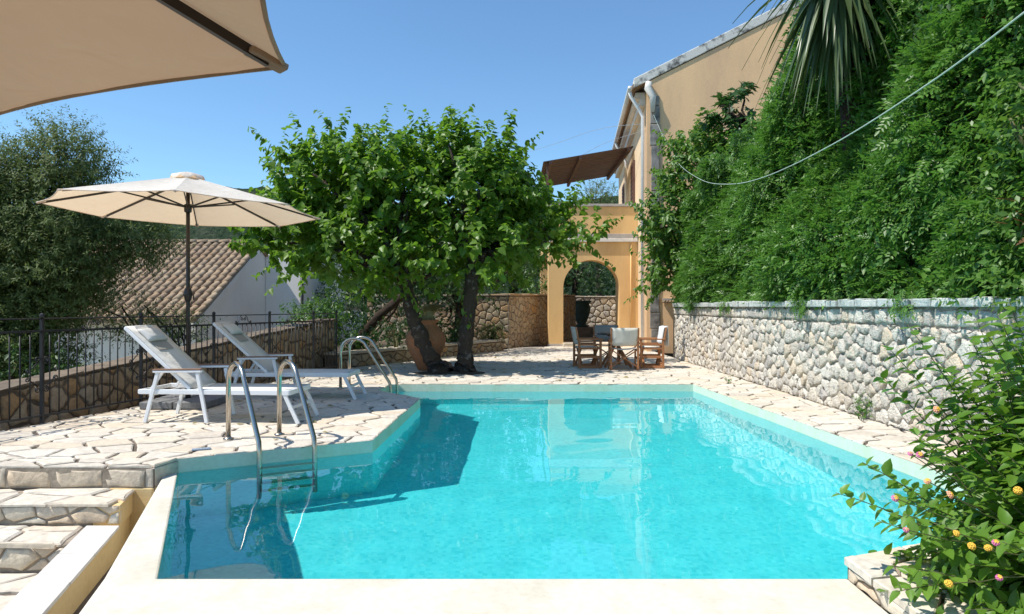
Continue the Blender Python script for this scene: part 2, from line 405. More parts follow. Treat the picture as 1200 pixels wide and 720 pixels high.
def cells(domain, rmin, rmax, gap, sx=1.0, tries=9000, seed=1, minarea=0.006):
    """irregular stone outlines filling the polygon `domain`; sx stretches them along x"""
    rg = np.random.default_rng(seed)
    xs = [p[0] for p in domain]; ys = [p[1] for p in domain]; m = rmax
    S = darts(min(xs) / sx - m, max(xs) / sx + m, min(ys) - m, max(ys) + m, rmin, rmax, tries, rg)
    S[:, 0] *= sx
    dom = list(domain)
    if area(dom) < 0: dom = dom[::-1]
    out = []
    for i in range(len(S)):
        dx = (S[:, 0] - S[i, 0]) / sx; dy = S[:, 1] - S[i, 1]
        order = np.argsort(dx * dx + dy * dy)[1:20]
        p = dom
        for j in order:
            # bisector in stretched metric
            nx = dx[j] / sx; ny = dy[j]; L_ = math.hypot(nx, ny)
            mx = 0.5 * (S[i, 0] + S[j, 0]); my = 0.5 * (S[i, 1] + S[j, 1])
            nx /= L_; ny /= L_
            p = clip(p, nx, ny, nx * mx + ny * my - gap * 0.5 * rg.uniform(0.6, 1.4))
            if len(p) < 3: break
        p = tidy(p)
        if len(p) >= 3 and area(p) > minarea: out.append(p)
    return out

def rough_outline(p, amt, rg, maxlen):
    out = []; n = len(p)
    for i in range(n):
        a = p[i]; b = p[(i + 1) % n]; l = math.hypot(b[0] - a[0], b[1] - a[1])
        out.append(a); k = min(2, int(l / maxlen))
        for q in range(k):
            t = (q + 1) / (k + 1) + rg.uniform(-0.12, 0.12)
            # inward normal (ccw polygon)
            ox, oy = -(b[1] - a[1]) / l, (b[0] - a[0]) / l; s = abs(rg.normal(0, 1)) * amt
            out.append((a[0] + (b[0] - a[0]) * t + ox * s, a[1] + (b[1] - a[1]) * t + oy * s))
    return out

def slab_geo(p, z0, z1, bev, rg, tilt=0.004):
    """flat stone: sides, rounded arris, slightly uneven top"""
    n = len(p); cx = sum(q[0] for q in p) / n; cy = sum(q[1] for q in p) / n
    tx, ty = rg.normal(0, tilt, 2)
    V = [(q[0], q[1], z0) for q in p]
    V += [(q[0], q[1], z1 - bev + tx * (q[0] - cx) + ty * (q[1] - cy)) for q in p]
    for q in p:
        d = math.hypot(q[0] - cx, q[1] - cy); k = max(0.3, 1 - bev * 1.6 / max(d, 0.02))
        V.append((cx + (q[0] - cx) * k, cy + (q[1] - cy) * k, z1 + tx * (q[0] - cx) + ty * (q[1] - cy)))
    F = [(i, (i + 1) % n, n + (i + 1) % n, n + i) for i in range(n)]
    F += [(n + i, n + (i + 1) % n, 2 * n + (i + 1) % n, 2 * n + i) for i in range(n)]
    F += [tuple(2 * n + i for i in range(n))]
    return V, F, (cx, cy)

def paving(parent, polys, z0, z1, seed, mat, limit=300, amt=0.008, bev=0.008, ml=0.14, name='paving_stone'):
    rg = np.random.default_rng(seed)
    def size(p):
        c = np.mean(np.array(p), axis=0); return -area(p) / max(1.0, c[1]) ** 3
    polys = sorted(polys, key=size); rest = MB()
    for i, p in enumerate(polys):
        q = rough_outline(p, amt, rg, ml)
        V, F, c = slab_geo(q, z0, z1 + rg.uniform(-0.004, 0.004), bev, rg)
        if i < limit:
            mb = MB(); mb.add([(x - c[0], y - c[1], z) for x, y, z in V], F)
            mb.build(name, mat, parent, loc=(c[0], c[1], 0))
        else: rest.add(V, F)
    if rest.v:
        tag(rest.build('far_' + name + 's', mat, parent), kind='stuff')

def dome_geo(p, bulge, rg, back=0.03):
    n = len(p); cx = sum(q[0] for q in p) / n; cy = sum(q[1] for q in p) / n
    sx, sy = rg.normal(0, bulge * 0.9, 2)
    ox, oy = rg.uniform(-0.18, 0.18, 2)
    V = [(q[0], q[1], -back) for q in p]
    ex = cx + ox * (max(q[0] for q in p) - cx); ey = cy + oy * (max(q[1] for q in p) - cy)
    for k, h0, h1 in ((0.95, 0.45, 0.95), (0.74, 0.70, 1.20)):
        for q in p:
            kk = k + rg.uniform(-0.05, 0.04)
            x = ex + (q[0] - ex) * kk; y = ey + (q[1] - ey) * kk
            V.append((x, y, bulge * rg.uniform(h0, h1) + sx * (x - cx) + sy * (y - cy)))
    V.append((ex, ey, bulge * rg.uniform(0.85, 1.2)))
    F = []
    for r in (0, 1): F += [(r * n + i, r * n + (i + 1) % n, (r + 1) * n + (i + 1) % n, (r + 1) * n + i) for i in range(n)]
    F += [(2 * n + i, 2 * n + (i + 1) % n, 3 * n) for i in range(n)]
    return V, F, (cx, cy)

def rubble(parent, polys, O, U, V_, bulge, seed, mat, limit=300, amt=0.012, ml=0.09, smooth=True, name='stone'):
    """polys in (u,v) on the plane O + u*U + v*V; stones swell along U x V"""
    rg = np.random.default_rng(seed); O = Vector(O); U = Vector(U).normalized(); V_ = Vector(V_).normalized(); W = U.cross(V_)
    camp = Vector((0, 0, 1.3))
    def size(p):
        c = np.mean(np.array(p), axis=0); q = O + U * c[0] + V_ * c[1]
        return -area(p) / (q - camp).length_squared
    polys = sorted(polys, key=size); rest = MB()
    for i, p in enumerate(polys):
        q = rough_outline(p, amt, rg, ml)
        b = bulge * rg.uniform(0.6, 1.35) * min(1.0, math.sqrt(area(p)) / 0.14)
        G, F, c = dome_geo(q, b, rg)
        co = O + U * c[0] + V_ * c[1]
        pts = [O + U * x + V_ * y + W * h for x, y, h in G]
        if i < limit:
            mb = MB(); mb.add([t - co for t in pts], F); mb.build(name, mat, parent, smooth=smooth, loc=co)
        else: rest.add(pts, F)
    if rest.v: tag(rest.build('far_' + name + 's', mat, parent, smooth=smooth), kind='stuff')

def rects_row(u0, u1, v0, v1, wmin, wmax, gap, rg):
    out = []; u = u0
    while u < u1 - wmin * 0.5:
        w_ = min(rg.uniform(wmin, wmax), u1 - u)
        j = lambda: rg.uniform(-0.012, 0.012)
        out.append([(u + gap / 2 + j(), v0 + gap / 2 + j()), (u + w_ - gap / 2 + j(), v0 + gap / 2 + j()), (u + w_ - gap / 2 + j(), v1 - gap / 2 + j()), (u + gap / 2 + j(), v1 - gap / 2 + j())])
        u += w_
    return out

# ================================================================== ground and pool
ZW = -0.128                                            # water level
g = MB(); g.add([(-1200, -600, -1.75), (1200, -600, -1.75), (1200, 2200, -1.75), (-1200, 2200, -1.75)], [(0, 1, 2, 3)])
tag(g.build('ground', M['ground']), kind='structure')

g = MB(); g.add([(-8.4, 6, -1.74), (-5.3, 6, -1.74), (-5.3, 34, -1.74), (-8.4, 34, -1.74)], [(0, 1, 2, 3)])  # pale ground strip added to bounce sun onto the white gable
tag(g.build('bounce_slab', M['bounce_slab']), kind='structure')
# wooded hills far behind
def hill(pts, y0, depth, seed):
    rg = np.random.default_rng(seed); nx, ny = 160, 24
    xs = np.linspace(pts[0][0], pts[-1][0], nx); top = np.interp(xs, [p[0] for p in pts], [p[1] for p in pts])
    V = []
    for j in range(ny):
        t = j / (ny - 1)
        for i in range(nx):
            z = top[i] * math.sin(t * math.pi / 2) ** 0.8
            z += t * (2.2 * math.sin(xs[i] * 0.11 + j) + 1.6 * math.sin(xs[i] * 0.33 + 2.1 * j)) * 0.5 + rg.normal(0, 0.7) * t
            V.append((xs[i], y0 + depth * t, z - 3))
    F = [(j * nx + i, j * nx + i + 1, (j + 1) * nx + i + 1, (j + 1) * nx + i) for j in range(ny - 1) for i in range(nx - 1)]
    o = MB().add(V, F)
    return o
tag(hill([(-420, 30), (-260, 50), (-180, 66), (-130, 67), (-90, 62), (-20, 54), (40, 60), (75, 64), (140, 40), (260, 20)], 250, 120, 3).build('hills', M['hill'], smooth=True), kind='structure')
tag(hill([(-160, 8), (-90, 14), (-60, 17), (-30, 15), (10, 12), (60, 10)], 110, 50, 5).build('hills', M['hill'], smooth=True), kind='structure')

FL = lambda y: -5.2 + 0.26 * (y - 7.75)               # fence line
A_ = (-2.88, 5.88); B_ = (-1.37, 6.71); C_ = (-1.31, 9.75); D_ = (-2.10, 10.72); E_ = (-2.03, 11.55); G_ = (3.07, 11.55); H_ = (3.45, 4.5)
K2 = (2.35, 3.84); K1 = (1.76, 3.58); F1 = (-1.86, 3.58)
POOL = [F1, K1, K2, H_, G_, E_, D_, C_, B_, A_]       # counter-clockwise
DECK = [(FL(5.62), 5.62), (-2.95, 5.62), A_, B_, C_, D_, E_, G_, H_, (3.5, 4.2), (4.16, 4.2), (4.16, 20.3), (4.16, 22.6), (0.6, 22.6), (-0.1, 21.7), (-0.25, 20.4), (-3.6, 14.3), (FL(13.95), 13.95)]

def wallloop(poly, z0, z1, off=0.0):
    mb = MB(); n = len(poly)
    P2 = [Vector(p) for p in poly]
    for i in range(n):
        a, b = P2[i], P2[(i + 1) % n]
        mb.add([(a.x, a.y, z0), (b.x, b.y, z0), (b.x, b.y, z1), (a.x, a.y, z1)], [(3, 2, 1, 0)])
    return mb
o = wallloop(POOL, -1.52, -0.155).build('pool_wall', M['pool']); tag(o, kind='structure'); o.cycles.is_caustics_receiver = True
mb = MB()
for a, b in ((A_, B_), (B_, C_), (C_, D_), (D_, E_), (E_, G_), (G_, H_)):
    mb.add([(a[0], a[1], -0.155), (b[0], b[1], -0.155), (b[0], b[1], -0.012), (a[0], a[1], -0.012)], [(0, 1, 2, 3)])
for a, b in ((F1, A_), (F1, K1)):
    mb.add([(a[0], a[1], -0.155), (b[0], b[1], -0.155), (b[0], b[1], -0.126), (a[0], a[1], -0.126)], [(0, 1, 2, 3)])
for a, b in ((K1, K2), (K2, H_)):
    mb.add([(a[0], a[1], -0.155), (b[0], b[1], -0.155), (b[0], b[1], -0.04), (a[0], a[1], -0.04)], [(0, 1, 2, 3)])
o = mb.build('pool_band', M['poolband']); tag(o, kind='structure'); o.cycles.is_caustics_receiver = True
f = MB(); f.add([(p[0], p[1], -1.52) for p in POOL], [tuple(range(len(POOL)))])
o = f.build('pool_floor', M['pool']); tag(o, kind='structure'); o.cycles.is_caustics_receiver = True

# rippled water surface, cut to the pool outline (grid cells whose corners fall inside, walls overlap by a little)
def water():
    rg = np.random.default_rng(4)
    nx, ny = 340, 420
    X, Y = np.meshgrid(np.linspace(-2.95, 3.5, nx), np.linspace(3.54, 11.6, ny))
    Z = np.zeros_like(X)
    for k in (1.4, 2.2, 3.5, 5, 7, 9, 12, 15, 18):
        for _ in range(5):
            a = rg.uniform(0, 2 * math.pi); ph = rg.uniform(0, 6.28); amp = 0.00075 / k ** 0.7
            Z += amp * np.sin(k * (math.cos(a) * X + math.sin(a) * Y * 0.9) + ph + 0.9 * np.sin(0.7 * X + rg.uniform(0, 6)) + 0.9 * np.sin(0.8 * Y + rg.uniform(0, 6)))
    Z += ZW
    poly = [Vector(p) for p in POOL]; c = Vector((0.6, 7.5))
    out = [(p[0], p[1]) for p in POOL]
    # pull each point outside the outline onto it, so the surface meets the walls exactly
    inside = np.zeros(X.shape, bool); n = len(out)
    for i in range(n):
        x1, y1 = out[i]; x2, y2 = out[(i + 1) % n]
        cond = ((y1 > Y) != (y2 > Y))
        with np.errstate(divide='ignore', invalid='ignore'):
            xi = (x2 - x1) * (Y - y1) / (y2 - y1 + 1e-12) + x1
        inside ^= cond & (X < xi)
    bx = X.copy(); by = Y.copy(); best = np.full(X.shape, 1e9)
    for i in range(n):
        x1, y1 = out[i]; x2, y2 = out[(i + 1) % n]
        dx, dy = x2 - x1, y2 - y1; t = np.clip(((X - x1) * dx + (Y - y1) * dy) / (dx * dx + dy * dy), 0, 1)
        qx = x1 + t * dx; qy = y1 + t * dy; d = np.hypot(X - qx, Y - qy)
        m = d < best; best = np.where(m, d, best); bx = np.where(m, qx, bx); by = np.where(m, qy, by)
    keep = inside | (best < 0.03)
    X2 = np.where(inside, X, bx); Y2 = np.where(inside, Y, by)
    idx = np.arange(nx * ny).reshape(ny, nx)
    F = np.stack([idx[:-1, :-1], idx[:-1, 1:], idx[1:, 1:], idx[1:, :-1]], -1).reshape(-1, 4)
    kf = keep.ravel()[F].all(1) & inside.ravel()[F].any(1)
    F = F[kf]; used = np.unique(F); remap = -np.ones(nx * ny, int); remap[used] = np.arange(len(used))
    V = np.stack([X2, Y2, Z], -1).reshape(-1, 3)[used]
    return fastmesh('water', V, remap[F])
me = water(); me.shade_smooth()
o = link('water', me, M['water']); tag(o, kind='structure'); o.cycles.is_caustics_caster = True

# cream overflow rim round the near side of the pool
mb = MB(); zr = ZW + 0.006
rim = [A_, F1, K1, (1.74, 2.4), (-1.78, 2.4), (-2.14, 3.58), (-2.98, 5.86)]
mb.prism(rim, -1.75, zr)
o = mb.build('pool_rim', M['cream'], bevel=0.012); tag(o, kind='structure'); o.cycles.is_caustics_receiver = True

# ---------------------------------------------------------------- patio of crazy paving
g = MB(); g.add([(p[0], p[1], -0.022) for p in DECK], [tuple(range(len(DECK)))])
g.add([(0.6, 22.6, -0.024), (4.6, 22.6, -0.024), (4.6, 32, -0.024), (0.6, 32, -0.024)], [(0, 1, 2, 3)])
g.add([(FL(5.6), 5.60, -1.75), (-2.93, 5.60, -1.75), (-2.93, 5.60, -0.03), (FL(5.6), 5.60, -0.03)], [(0, 1, 2, 3)])
n0 = [(FL(5.6) - .02, 5.6), (FL(13.95) - .02, 13.95)]
g.add([(n0[0][0], n0[0][1], -1.75), (n0[1][0], n0[1][1], -1.75), (n0[1][0], n0[1][1], -0.03), (n0[0][0], n0[0][1], -0.03)], [(0, 1, 2, 3)])
patio = tag(g.build('patio', M['mortar']), kind='structure')
ZONES = [[(FL(5.62), 5.60), (-2.95, 5.60), A_, (FL(5.88), 5.88)], [(FL(5.88), 5.88), A_, B_, C_, D_, (FL(10.72), 10.72)], [(FL(10.72), 10.72), D_, E_, (FL(11.55), 11.55)],
         [(FL(11.55), 11.55), (4.16, 11.55), (4.16, 22.6), (0.6, 22.6), (-3.6, 14.3), (FL(13.95), 13.95)], [H_, (3.5, 4.2), (4.16, 4.2), (4.16, 11.55), G_]]
pv = []
for i, zn in enumerate(ZONES): pv += cells(zn, 0.165, 0.37, 0.028, 1.3, 20000, 21 + (i > 2), 0.004)
paving(patio, pv, -0.022, 0.0, 5, M['paving'], 300)

# ---------------------------------------------------------------- steps down on the left
LOW = -0.56
lw_ = [(-9, -4), (5, -4), (5, 2.45), (-1.82, 2.45), (-2.2, 3.58), (-2.95, 5.58), (-9, 5.58)]
g = MB(); g.add([(p[0], p[1], LOW - 0.022) for p in lw_], [tuple(range(7))])
lower = tag(g.build('lower_path', M['mortar']), kind='structure')
low_dom = [(-7.5, 2.2), (-2.65, 2.2), (-2.72, 3.6), (-3.15, 4.78), (-7.5, 4.78)]
paving(lower, cells(low_dom, 0.2, 0.4, 0.025, 1.2, 8000, 31), LOW - 0.022, LOW, 6, M['paving'], 120)

steps = MB()
steps.box(-7.5, -3.20, 5.20, 5.60, -1.75, -0.206)
steps.box(-7.5, -3.14, 4.80, 5.20, -1.75, -0.377)
MB().box(-7.2, -2.95, 5.592, 5.598, -0.18, -0.024).build('riser_backing', M['step_mortar'], patio)
st = tag(steps.build('steps', M['step_mortar']), kind='structure')
for (xr, ya, yb, zt, sd_) in ((-2.985, 5.17, 5.585, -0.184, 41), (-3.16, 4.76, 5.185, -0.355, 42)):
    dom = [(-7.5, ya), (xr, ya), (xr - 0.10, yb), (-7.5, yb)]
    paving(st, cells(dom, 0.18, 0.36, 0.022, 1.6, 5000, sd_), zt - 0.03, zt, sd_, M['paving'], 40, bev=0.012)
# overhanging edge stones of the patio and stone faces of the risers
rg = np.random.default_rng(8)
def riser(x0, x1, y, z0, z1, sd_, big=False):
    rg = np.random.default_rng(sd_)
    if big: polys = rects_row(0, x1 - x0, 0, z1 - z0, 0.24, 0.46, 0.004, rg)
    else: polys = cells([(0, 0), (x1 - x0, 0), (x1 - x0, z1 - z0), (0, z1 - z0)], 0.13, 0.24, 0.012, 1.2, 4000, sd_, 0.003)
    rubble(st, polys, (x0, y, z0), (1, 0, 0), (0, 0, 1), 0.018, sd_, M['riser'], 60, 0.006, 0.12, name='riser_stone')
riser(-7.0, -3.0, 5.60, -0.180, -0.026, 51, True)
riser(-7.0, -2.995, 5.20, -0.350, -0.216, 52)
riser(-7.0, -3.14, 4.80, -0.555, -0.388, 53)
# low yellow side wall with white cap along the steps, and the yellow face under the patio edge
sw = empty('stair_side_wall', (-3.0, 4.0, -1.75)); tag(sw, 'low yellow side wall with white stone cap beside the steps', 'wall')
mb = MB(); mb.prism([(-3.13, 5.60), (-2.93, 5.02), (-2.44, 3.3), (-2.10, 2.2), (-2.30, 2.2), (-2.64, 3.3), (-3.125, 4.95), (-3.19, 5.60)], -1.75, -0.375)
mb.build('wall_body', M['yellowwall'], sw)
mb = MB(); mb.prism([(-3.10, 5.583), (-2.99, 5.203), (-3.195, 5.203), (-3.195, 5.583)], -0.374, -0.214)
mb.build('upper_wall_body', M['yellowwall'], sw)
rgc = np.random.default_rng(3)
ts = [0, 0.2, 0.36, 0.58, 0.8, 1.0]
capL = [Vector((-3.215, 5.16)), Vector((-2.32, 2.2))]; capR = [Vector((-2.965, 5.16)), Vector((-2.085, 2.2))]
for a, b in zip(ts[:-1], ts[1:]):
    q = [capL[0].lerp(capL[1], a + 0.002), capR[0].lerp(capR[1], a + 0.002), capR[0].lerp(capR[1], b - 0.002), capL[0].lerp(capL[1], b - 0.002)]
    MB().prism([(v.x, v.y) for v in q], -0.374, -0.347 + rgc.uniform(-.002, .002)).build('cap_stone', M['cornice'], sw, bevel=0.006)
g = MB(); g.prism([(-3.30, 5.585), (-2.94, 5.585), (-2.874, 5.889), (-3.3, 5.9)], -1.75, -0.182)
g.build('patio_end_face', M['yellowwall'], patio, bevel=0.01)
MB().prism([(-3.0, 5.59), (-2.945, 5.59), (-2.872, 5.893), (-3.0, 5.9)], -0.181, -0.026).build('patio_corner_block', M['riser'], patio, bevel=0.008)
mk = empty('depth_marker', P(236, 527)); tag(mk, 'small blue-grey marker plate set on the paving by the pool edge', 'marker')
c = P(236, 527)
mb = MB(); mb.bar(c + Vector((-.07, -.035, .004)), c + Vector((.07, .035, .004)), 0.07, 0.012); mb.build('plate', M['plate'], mk, bevel=0.002)
mb = MB()
for k in range(5):
    t = -0.05 + k * 0.022; mb.bar(c + Vector((t, t * .5 - .012, .0105)), c + Vector((t + .008, t * .5 + .016, .0105)), 0.007, 0.002)
mb.build('marks', M['pipewhite'], mk)

# ---------------------------------------------------------------- stone ledge on the right with flower bed
led = empty('stone_ledge', (2.3, 3.2, -0.6)); tag(led, 'low stone ledge at the pool corner under the flowering bush', 'ledge')
MB().prism([(1.765, 3.575), (2.35, 3.835), (3.44, 4.49), (4.1, 4.49), (4.1, 1.2), (1.765, 1.2)], -1.75, -0.052).build('ledge_body', M['tanmortar'], led)
dom = [(1.745, 3.585), (2.35, 3.85), (3.46, 4.51), (4.0, 4.51), (4.0, 1.6), (1.735, 1.6)]
paving(led, cells(dom, 0.26, 0.46, 0.018, 1.0, 3000, 61), -0.051, -0.012, 61, M['paving'], 60, 0.006, 0.006, 0.12, 'slab')
rubble(led, cells([(0, 0), (1.6, 0), (1.6, 0.075), (0, 0.075)], 0.10, 0.2, 0.012, 1.6, 1500, 62, 0.002), (1.765, 3.57, -0.126), (0, -1, 0), (0, 0, 1), 0.02, 62, M['riser'], 40, 0.006, 0.1)

# ================================================================== right rubble wall
rw = empty('rubble_wall', (4.3, 11, 0)); tag(rw, 'long pale limestone rubble wall under the green hedge', 'wall')
MB().box(4.16, 4.6, 3.0, 17.35, -0.3, 1.30).build('wall_core', M['wall_mortar'], rw)
YW0, YW1 = 3.2, 17.35; WL = YW1 - YW0
rg = np.random.default_rng(77)
polys = cells([(0, 0), (WL, 0), (WL, 1.10), (0, 1.10)], 0.07, 0.29, 0.010, 1.15, 30000, 71, 0.0025)
polys += rects_row(0, WL, 1.108, 1.285, 0.14, 0.42, 0.012, rg)
rubble(rw, polys, (4.15, YW1, 0), (0, -1, 0), (0, 0, 1), 0.034, 72, M['limestone'], 300, 0.016, 0.065)
y = YW0
k = 0
while y < YW1:
    l = rg.uniform(0.16, 0.40); l = min(l, YW1 - y)
    mb = MB(); j = lambda s=0.012: rg.uniform(-s, s)
    x0 = 4.07 + j(0.02); z1 = 1.392 + j()
    V = [(x + j(.008), yy + j(.006), z + j(.008)) for x in (x0, 4.62) for yy in (y + .006, y + l - .006) for z in (1.302, z1)]
    mb.add([(v[0], v[1], max(v[2], 1.301) if i % 2 else 1.301) for i, v in enumerate(V)], [(0, 1, 3, 2), (4, 6, 7, 5), (0, 4, 5, 1), (2, 3, 7, 6), (0, 2, 6, 4), (1, 5, 7, 3)])
    mb.build('cap_stone', M['capstone'], rw, bevel=0.012); y += l; k += 1
g = MB(); g.box(4.6, 16, 2, 19.5, -1.75, 1.25); tag(g.build('upper_terrace', M['soil']), kind='structure')

# ================================================================== garden wall behind, low bed wall, slope wall beyond the fence
def stone_wall(name, label, a, b, z0, za, zb, thick, rr, seed, mat, mortar, gap=0.03, bulge=0.03, cap=None, sx=1.1, side=1, limit=300, capmat=None):
    """wall from a to b seen from its right-hand side; top rises from za to zb"""
    a = Vector((*a, 0)); b = Vector((*b, 0)); d = (b - a); Ln = d.length; d.normalize(); nrm = Vector((d.y, -d.x, 0))
    e = empty(name, ((a.x + b.x) / 2, (a.y + b.y) / 2, z0)); tag(e, label, 'wall')
    bk = -nrm * thick
    mb = MB(); V = []
    for p, zt in ((a, za), (b, zb)):
        V += [p + Vector((0, 0, z0)), p + bk + Vector((0, 0, z0)), p + bk + Vector((0, 0, zt)), p + Vector((0, 0, zt))]
    mb.add(V, [(0, 1, 2, 3), (7, 6, 5, 4), (0, 4, 5, 1), (1, 5, 6, 2), (2, 6, 7, 3), (3, 7, 4, 0)])
    mb.build('wall_core', mortar, e)
    polys = cells([(0, max(z0, -0.4)), (Ln, max(z0, -0.4)), (Ln, zb - 0.02), (0, za - 0.02)], rr[0], rr[1], gap, sx, 7000, seed, 0.004)
    rubble(e, polys, a, d, (0, 0, 1), bulge, seed, mat, limit)
    if cap:
        rg = np.random.default_rng(seed); u = 0
        while u < Ln - 0.05:
            l = min(rg.uniform(0.25, 0.5), Ln - u); t0 = u / Ln; t1 = (u + l) / Ln
            p0 = a + d * (u + .006); p1 = a + d * (u + l - .006); q0 = za + (zb - za) * t0; q1 = za + (zb - za) * t1
            m2 = MB(); V = []
            for p, zt in ((p0, q0), (p1, q1)):
                h = cap + rg.uniform(-.012, .012)
                for off, zz in ((nrm * 0.05, 0.002), (bk - nrm * 0.04, 0.002), (bk - nrm * 0.04, h), (nrm * 0.05, h)): V.append(p + off + Vector((0, 0, zt + zz)))
            m2.add(V, [(0, 1, 2, 3), (7, 6, 5, 4), (0, 4, 5, 1), (1, 5, 6, 2), (2, 6, 7, 3), (3, 7, 4, 0)])
            m2.build('cap_stone', capmat or mat, e, bevel=0.012); u += l
    return e
stone_wall('slope_wall', 'tan rubble wall rising behind the black iron fence', (FL(5.0) - .75, 5.0), (FL(15.2) - .70, 15.2), -1.75, 0.06, 1.02, 0.35, (0.12, 0.28), 81, M['tanstone'], M['tanmortar'], 0.022, 0.034, 0.03, 1.0, capmat=M['tanmortar'])  # cap takes the dark mortar colour for the shade lying on it
stone_wall('bed_wall', 'low tan stone wall edging the planted bed behind the terracotta jar', (-3.72, 14.35), (-0.25, 20.4), -0.03, 0.28, 0.28, 0.3, (0.11, 0.24), 83, M['tanstone'], M['tanmortar'], 0.018, 0.025, 0.06, 1.3, capmat=M['riser'])
stone_wall('garden_wall', 'tall tan stone wall running back beside the yellow arch', (-0.10, 21.7), (2.45, 26.4), -0.03, 1.66, 1.72, 0.4, (0.12, 0.27), 85, M['tanstone'], M['tanmortar'], 0.012, 0.014, 0.06, 1.0)
stone_wall('garden_wall', 'shaded tan stone wall behind the planted bed, facing the trees', (-4.6, 21.72), (-0.10, 21.72), -0.03, 1.62, 1.66, 0.4, (0.12, 0.27), 86, M['tanstone'], M['tanmortar'], 0.012, 0.014, 0.06, 1.1)
stone_wall('courtyard_wall', 'pale stone wall seen through the arch behind the green urn', (1.9, 31.6), (7.5, 31.6), -0.03, 1.75, 1.75, 0.4, (0.14, 0.32), 87, M['limestone'], M['tanmortar'], 0.018, 0.025, 0.06, 1.1)
g = MB(); g.prism([(-3.9, 14.6), (-0.42, 20.6), (-0.25, 21.6), (-4.6, 21.6), (-6.5, 17)], -1.7, 0.20); tag(g.build('planted_bed', M['soil']), kind='structure')
g = MB(); g.prism([(-4.6, 22.2), (-0.3, 22.2), (1.4, 32), (1.4, 45), (-8, 45)], -1.7, 1.2); tag(g.build('garden_bank', M['soil']), kind='structure')
g = MB(); g.prism([(1.4, 32.1), (8, 32.1), (8, 45), (1.4, 45)], -1.7, 1.3); tag(g.build('garden_bank', M['soil']), kind='structure')

# ================================================================== big peach house
HR = rad(-5.0); HC = Vector((3.95, 20.0, 0))
hs = empty('peach_house', HC, HR); tag(hs, 'tall peach rendered house with weathered white gable coping', 'house')
def HW(x, y, z):   # house frame to world
    c, s_ = math.cos(HR), math.sin(HR); return Vector((HC.x + c * x - s_ * y, HC.y + s_ * x + c * y, z))
def hb(mb, *a):
    x0, x1, y0, y1, z0, z1 = a
    return mb.add([HW(x, y, z) for x in (x0, x1) for y in (y0, y1) for z in (z0, z1)], [(0, 1, 3, 2), (4, 6, 7, 5), (0, 4, 5, 1), (2, 3, 7, 6), (0, 2, 6, 4), (1, 5, 7, 3)])
EZ = 7.88; RX = 6.5; RZ = EZ + RX * 0.475; HL = 12.0
# gable wall
mb = MB(); mb.add([HW(0.0, 0, -.05), HW(2 * RX, 0, -.05), HW(2 * RX, 0, EZ), HW(RX, 0, RZ), HW(0, 0, EZ), HW(0, .4, -.05), HW(2 * RX, .4, -.05), HW(2 * RX, .4, EZ), HW(RX, .4, RZ), HW(0, .4, EZ)],
                  [(0, 1, 2, 3, 4), (9, 8, 7, 6, 5), (4, 9, 5, 0), (3, 8, 9, 4), (2, 7, 8, 3), (1, 6, 7, 2)])
mb.build('gable_wall', M['gable'], hs)
mb = MB(); hb(mb, -0.004, 0.4, 0.402, HL, -.05, EZ); mb.build('side_wall', M['sidewall'], hs)
# roof slab and raised verge coping
mb = MB(); t = 0.14
mb.add([HW(-.42, -.02, EZ - .2 + .02), HW(RX, -.02, RZ + .02), HW(RX, -.02, RZ + t), HW(-.42, -.02, EZ - .2 + t), HW(-.42, HL, EZ - .2 + .02), HW(RX, HL, RZ + .02), HW(RX, HL, RZ + t), HW(-.42, HL, EZ - .2 + t)],
       [(0, 1, 2, 3), (7, 6, 5, 4), (0, 4, 5, 1), (1, 5, 6, 2), (2, 6, 7, 3), (3, 7, 4, 0)]); mb.build('roof', M['tile'], hs)
mb = MB()
mb.add([HW(-.38, -.035, EZ - .16), HW(RX, -.035, RZ + .03), HW(RX, -.035, RZ + .33), HW(-.38, -.035, EZ + .12), HW(-.38, .3, EZ - .16), HW(RX, .3, RZ + .03), HW(RX, .3, RZ + .33), HW(-.38, .3, EZ + .12)],
       [(0, 1, 2, 3), (7, 6, 5, 4), (0, 4, 5, 1), (1, 5, 6, 2), (2, 6, 7, 3), (3, 7, 4, 0)]); mb.build('verge_coping', M['weathered'], hs, bevel=0.02)
tl = MB()
for k in range(9):
    a0 = math.pi * k / 8; a1 = a0
    tl.v += [(math.cos(a0) * .095, 0, math.sin(a0) * .075), (math.cos(a0) * .075, .5, math.sin(a0) * .06)]
for k in range(8): tl.f.append((2 * k, 2 * k + 1, 2 * k + 3, 2 * k + 2))
tl.f.append(tuple(range(0, 18, 2)))
tile_me = tl.mesh('clay_tile'); tile_me.materials.append(M['tile'])
for k in range(42):
    p = HW(-.47, .42 + k * .26, EZ - .06)
    o = link('eave_tile', tile_me, None, hs, True, p); o.rotation_euler = (rad(-25), 0, HR - rad(90)); o.rotation_euler = (rad(20), 0, HR - rad(90))
# eave cornice, gutter, downpipes, shutters
mb = MB(); hb(mb, -.30, -.006, .41, HL, EZ - .34, EZ - .17); hb(mb, -.16, -.006, .41, HL, EZ - .55, EZ - .342); mb.build('eave_cornice', M['cornice'], hs)
mb = MB(); mb.tube([HW(-.50, -.05, EZ - .16), HW(-.50, HL, EZ - .16)], 0.06, 8); mb.build('gutter', M['pipewhite'], hs, True)
def pipe(y, zb, x0=-.1):
    m = MB(); m.tube([HW(-.48, y, EZ - .2), HW(-.44, y, EZ - .36), HW(-.2, y, EZ - .75), HW(x0, y, EZ - .95), HW(x0, y, zb)], .055, 10); return m
pipe(.18, 0.0).build('downpipe', M['pipewhite'], hs, True)
pipe(6.5, 3.7).build('downpipe', M['pipewhite'], hs, True)
mb = MB(); mb.tube([HW(.05, -.08, EZ - .02), HW(.02, -.10, EZ - .2), HW(.16, -.12, EZ - .45), HW(.16, -.1, EZ - .9)], [.09, .11, .10, .06], 10); mb.build('rainwater_head', M['weathered'], hs, True)
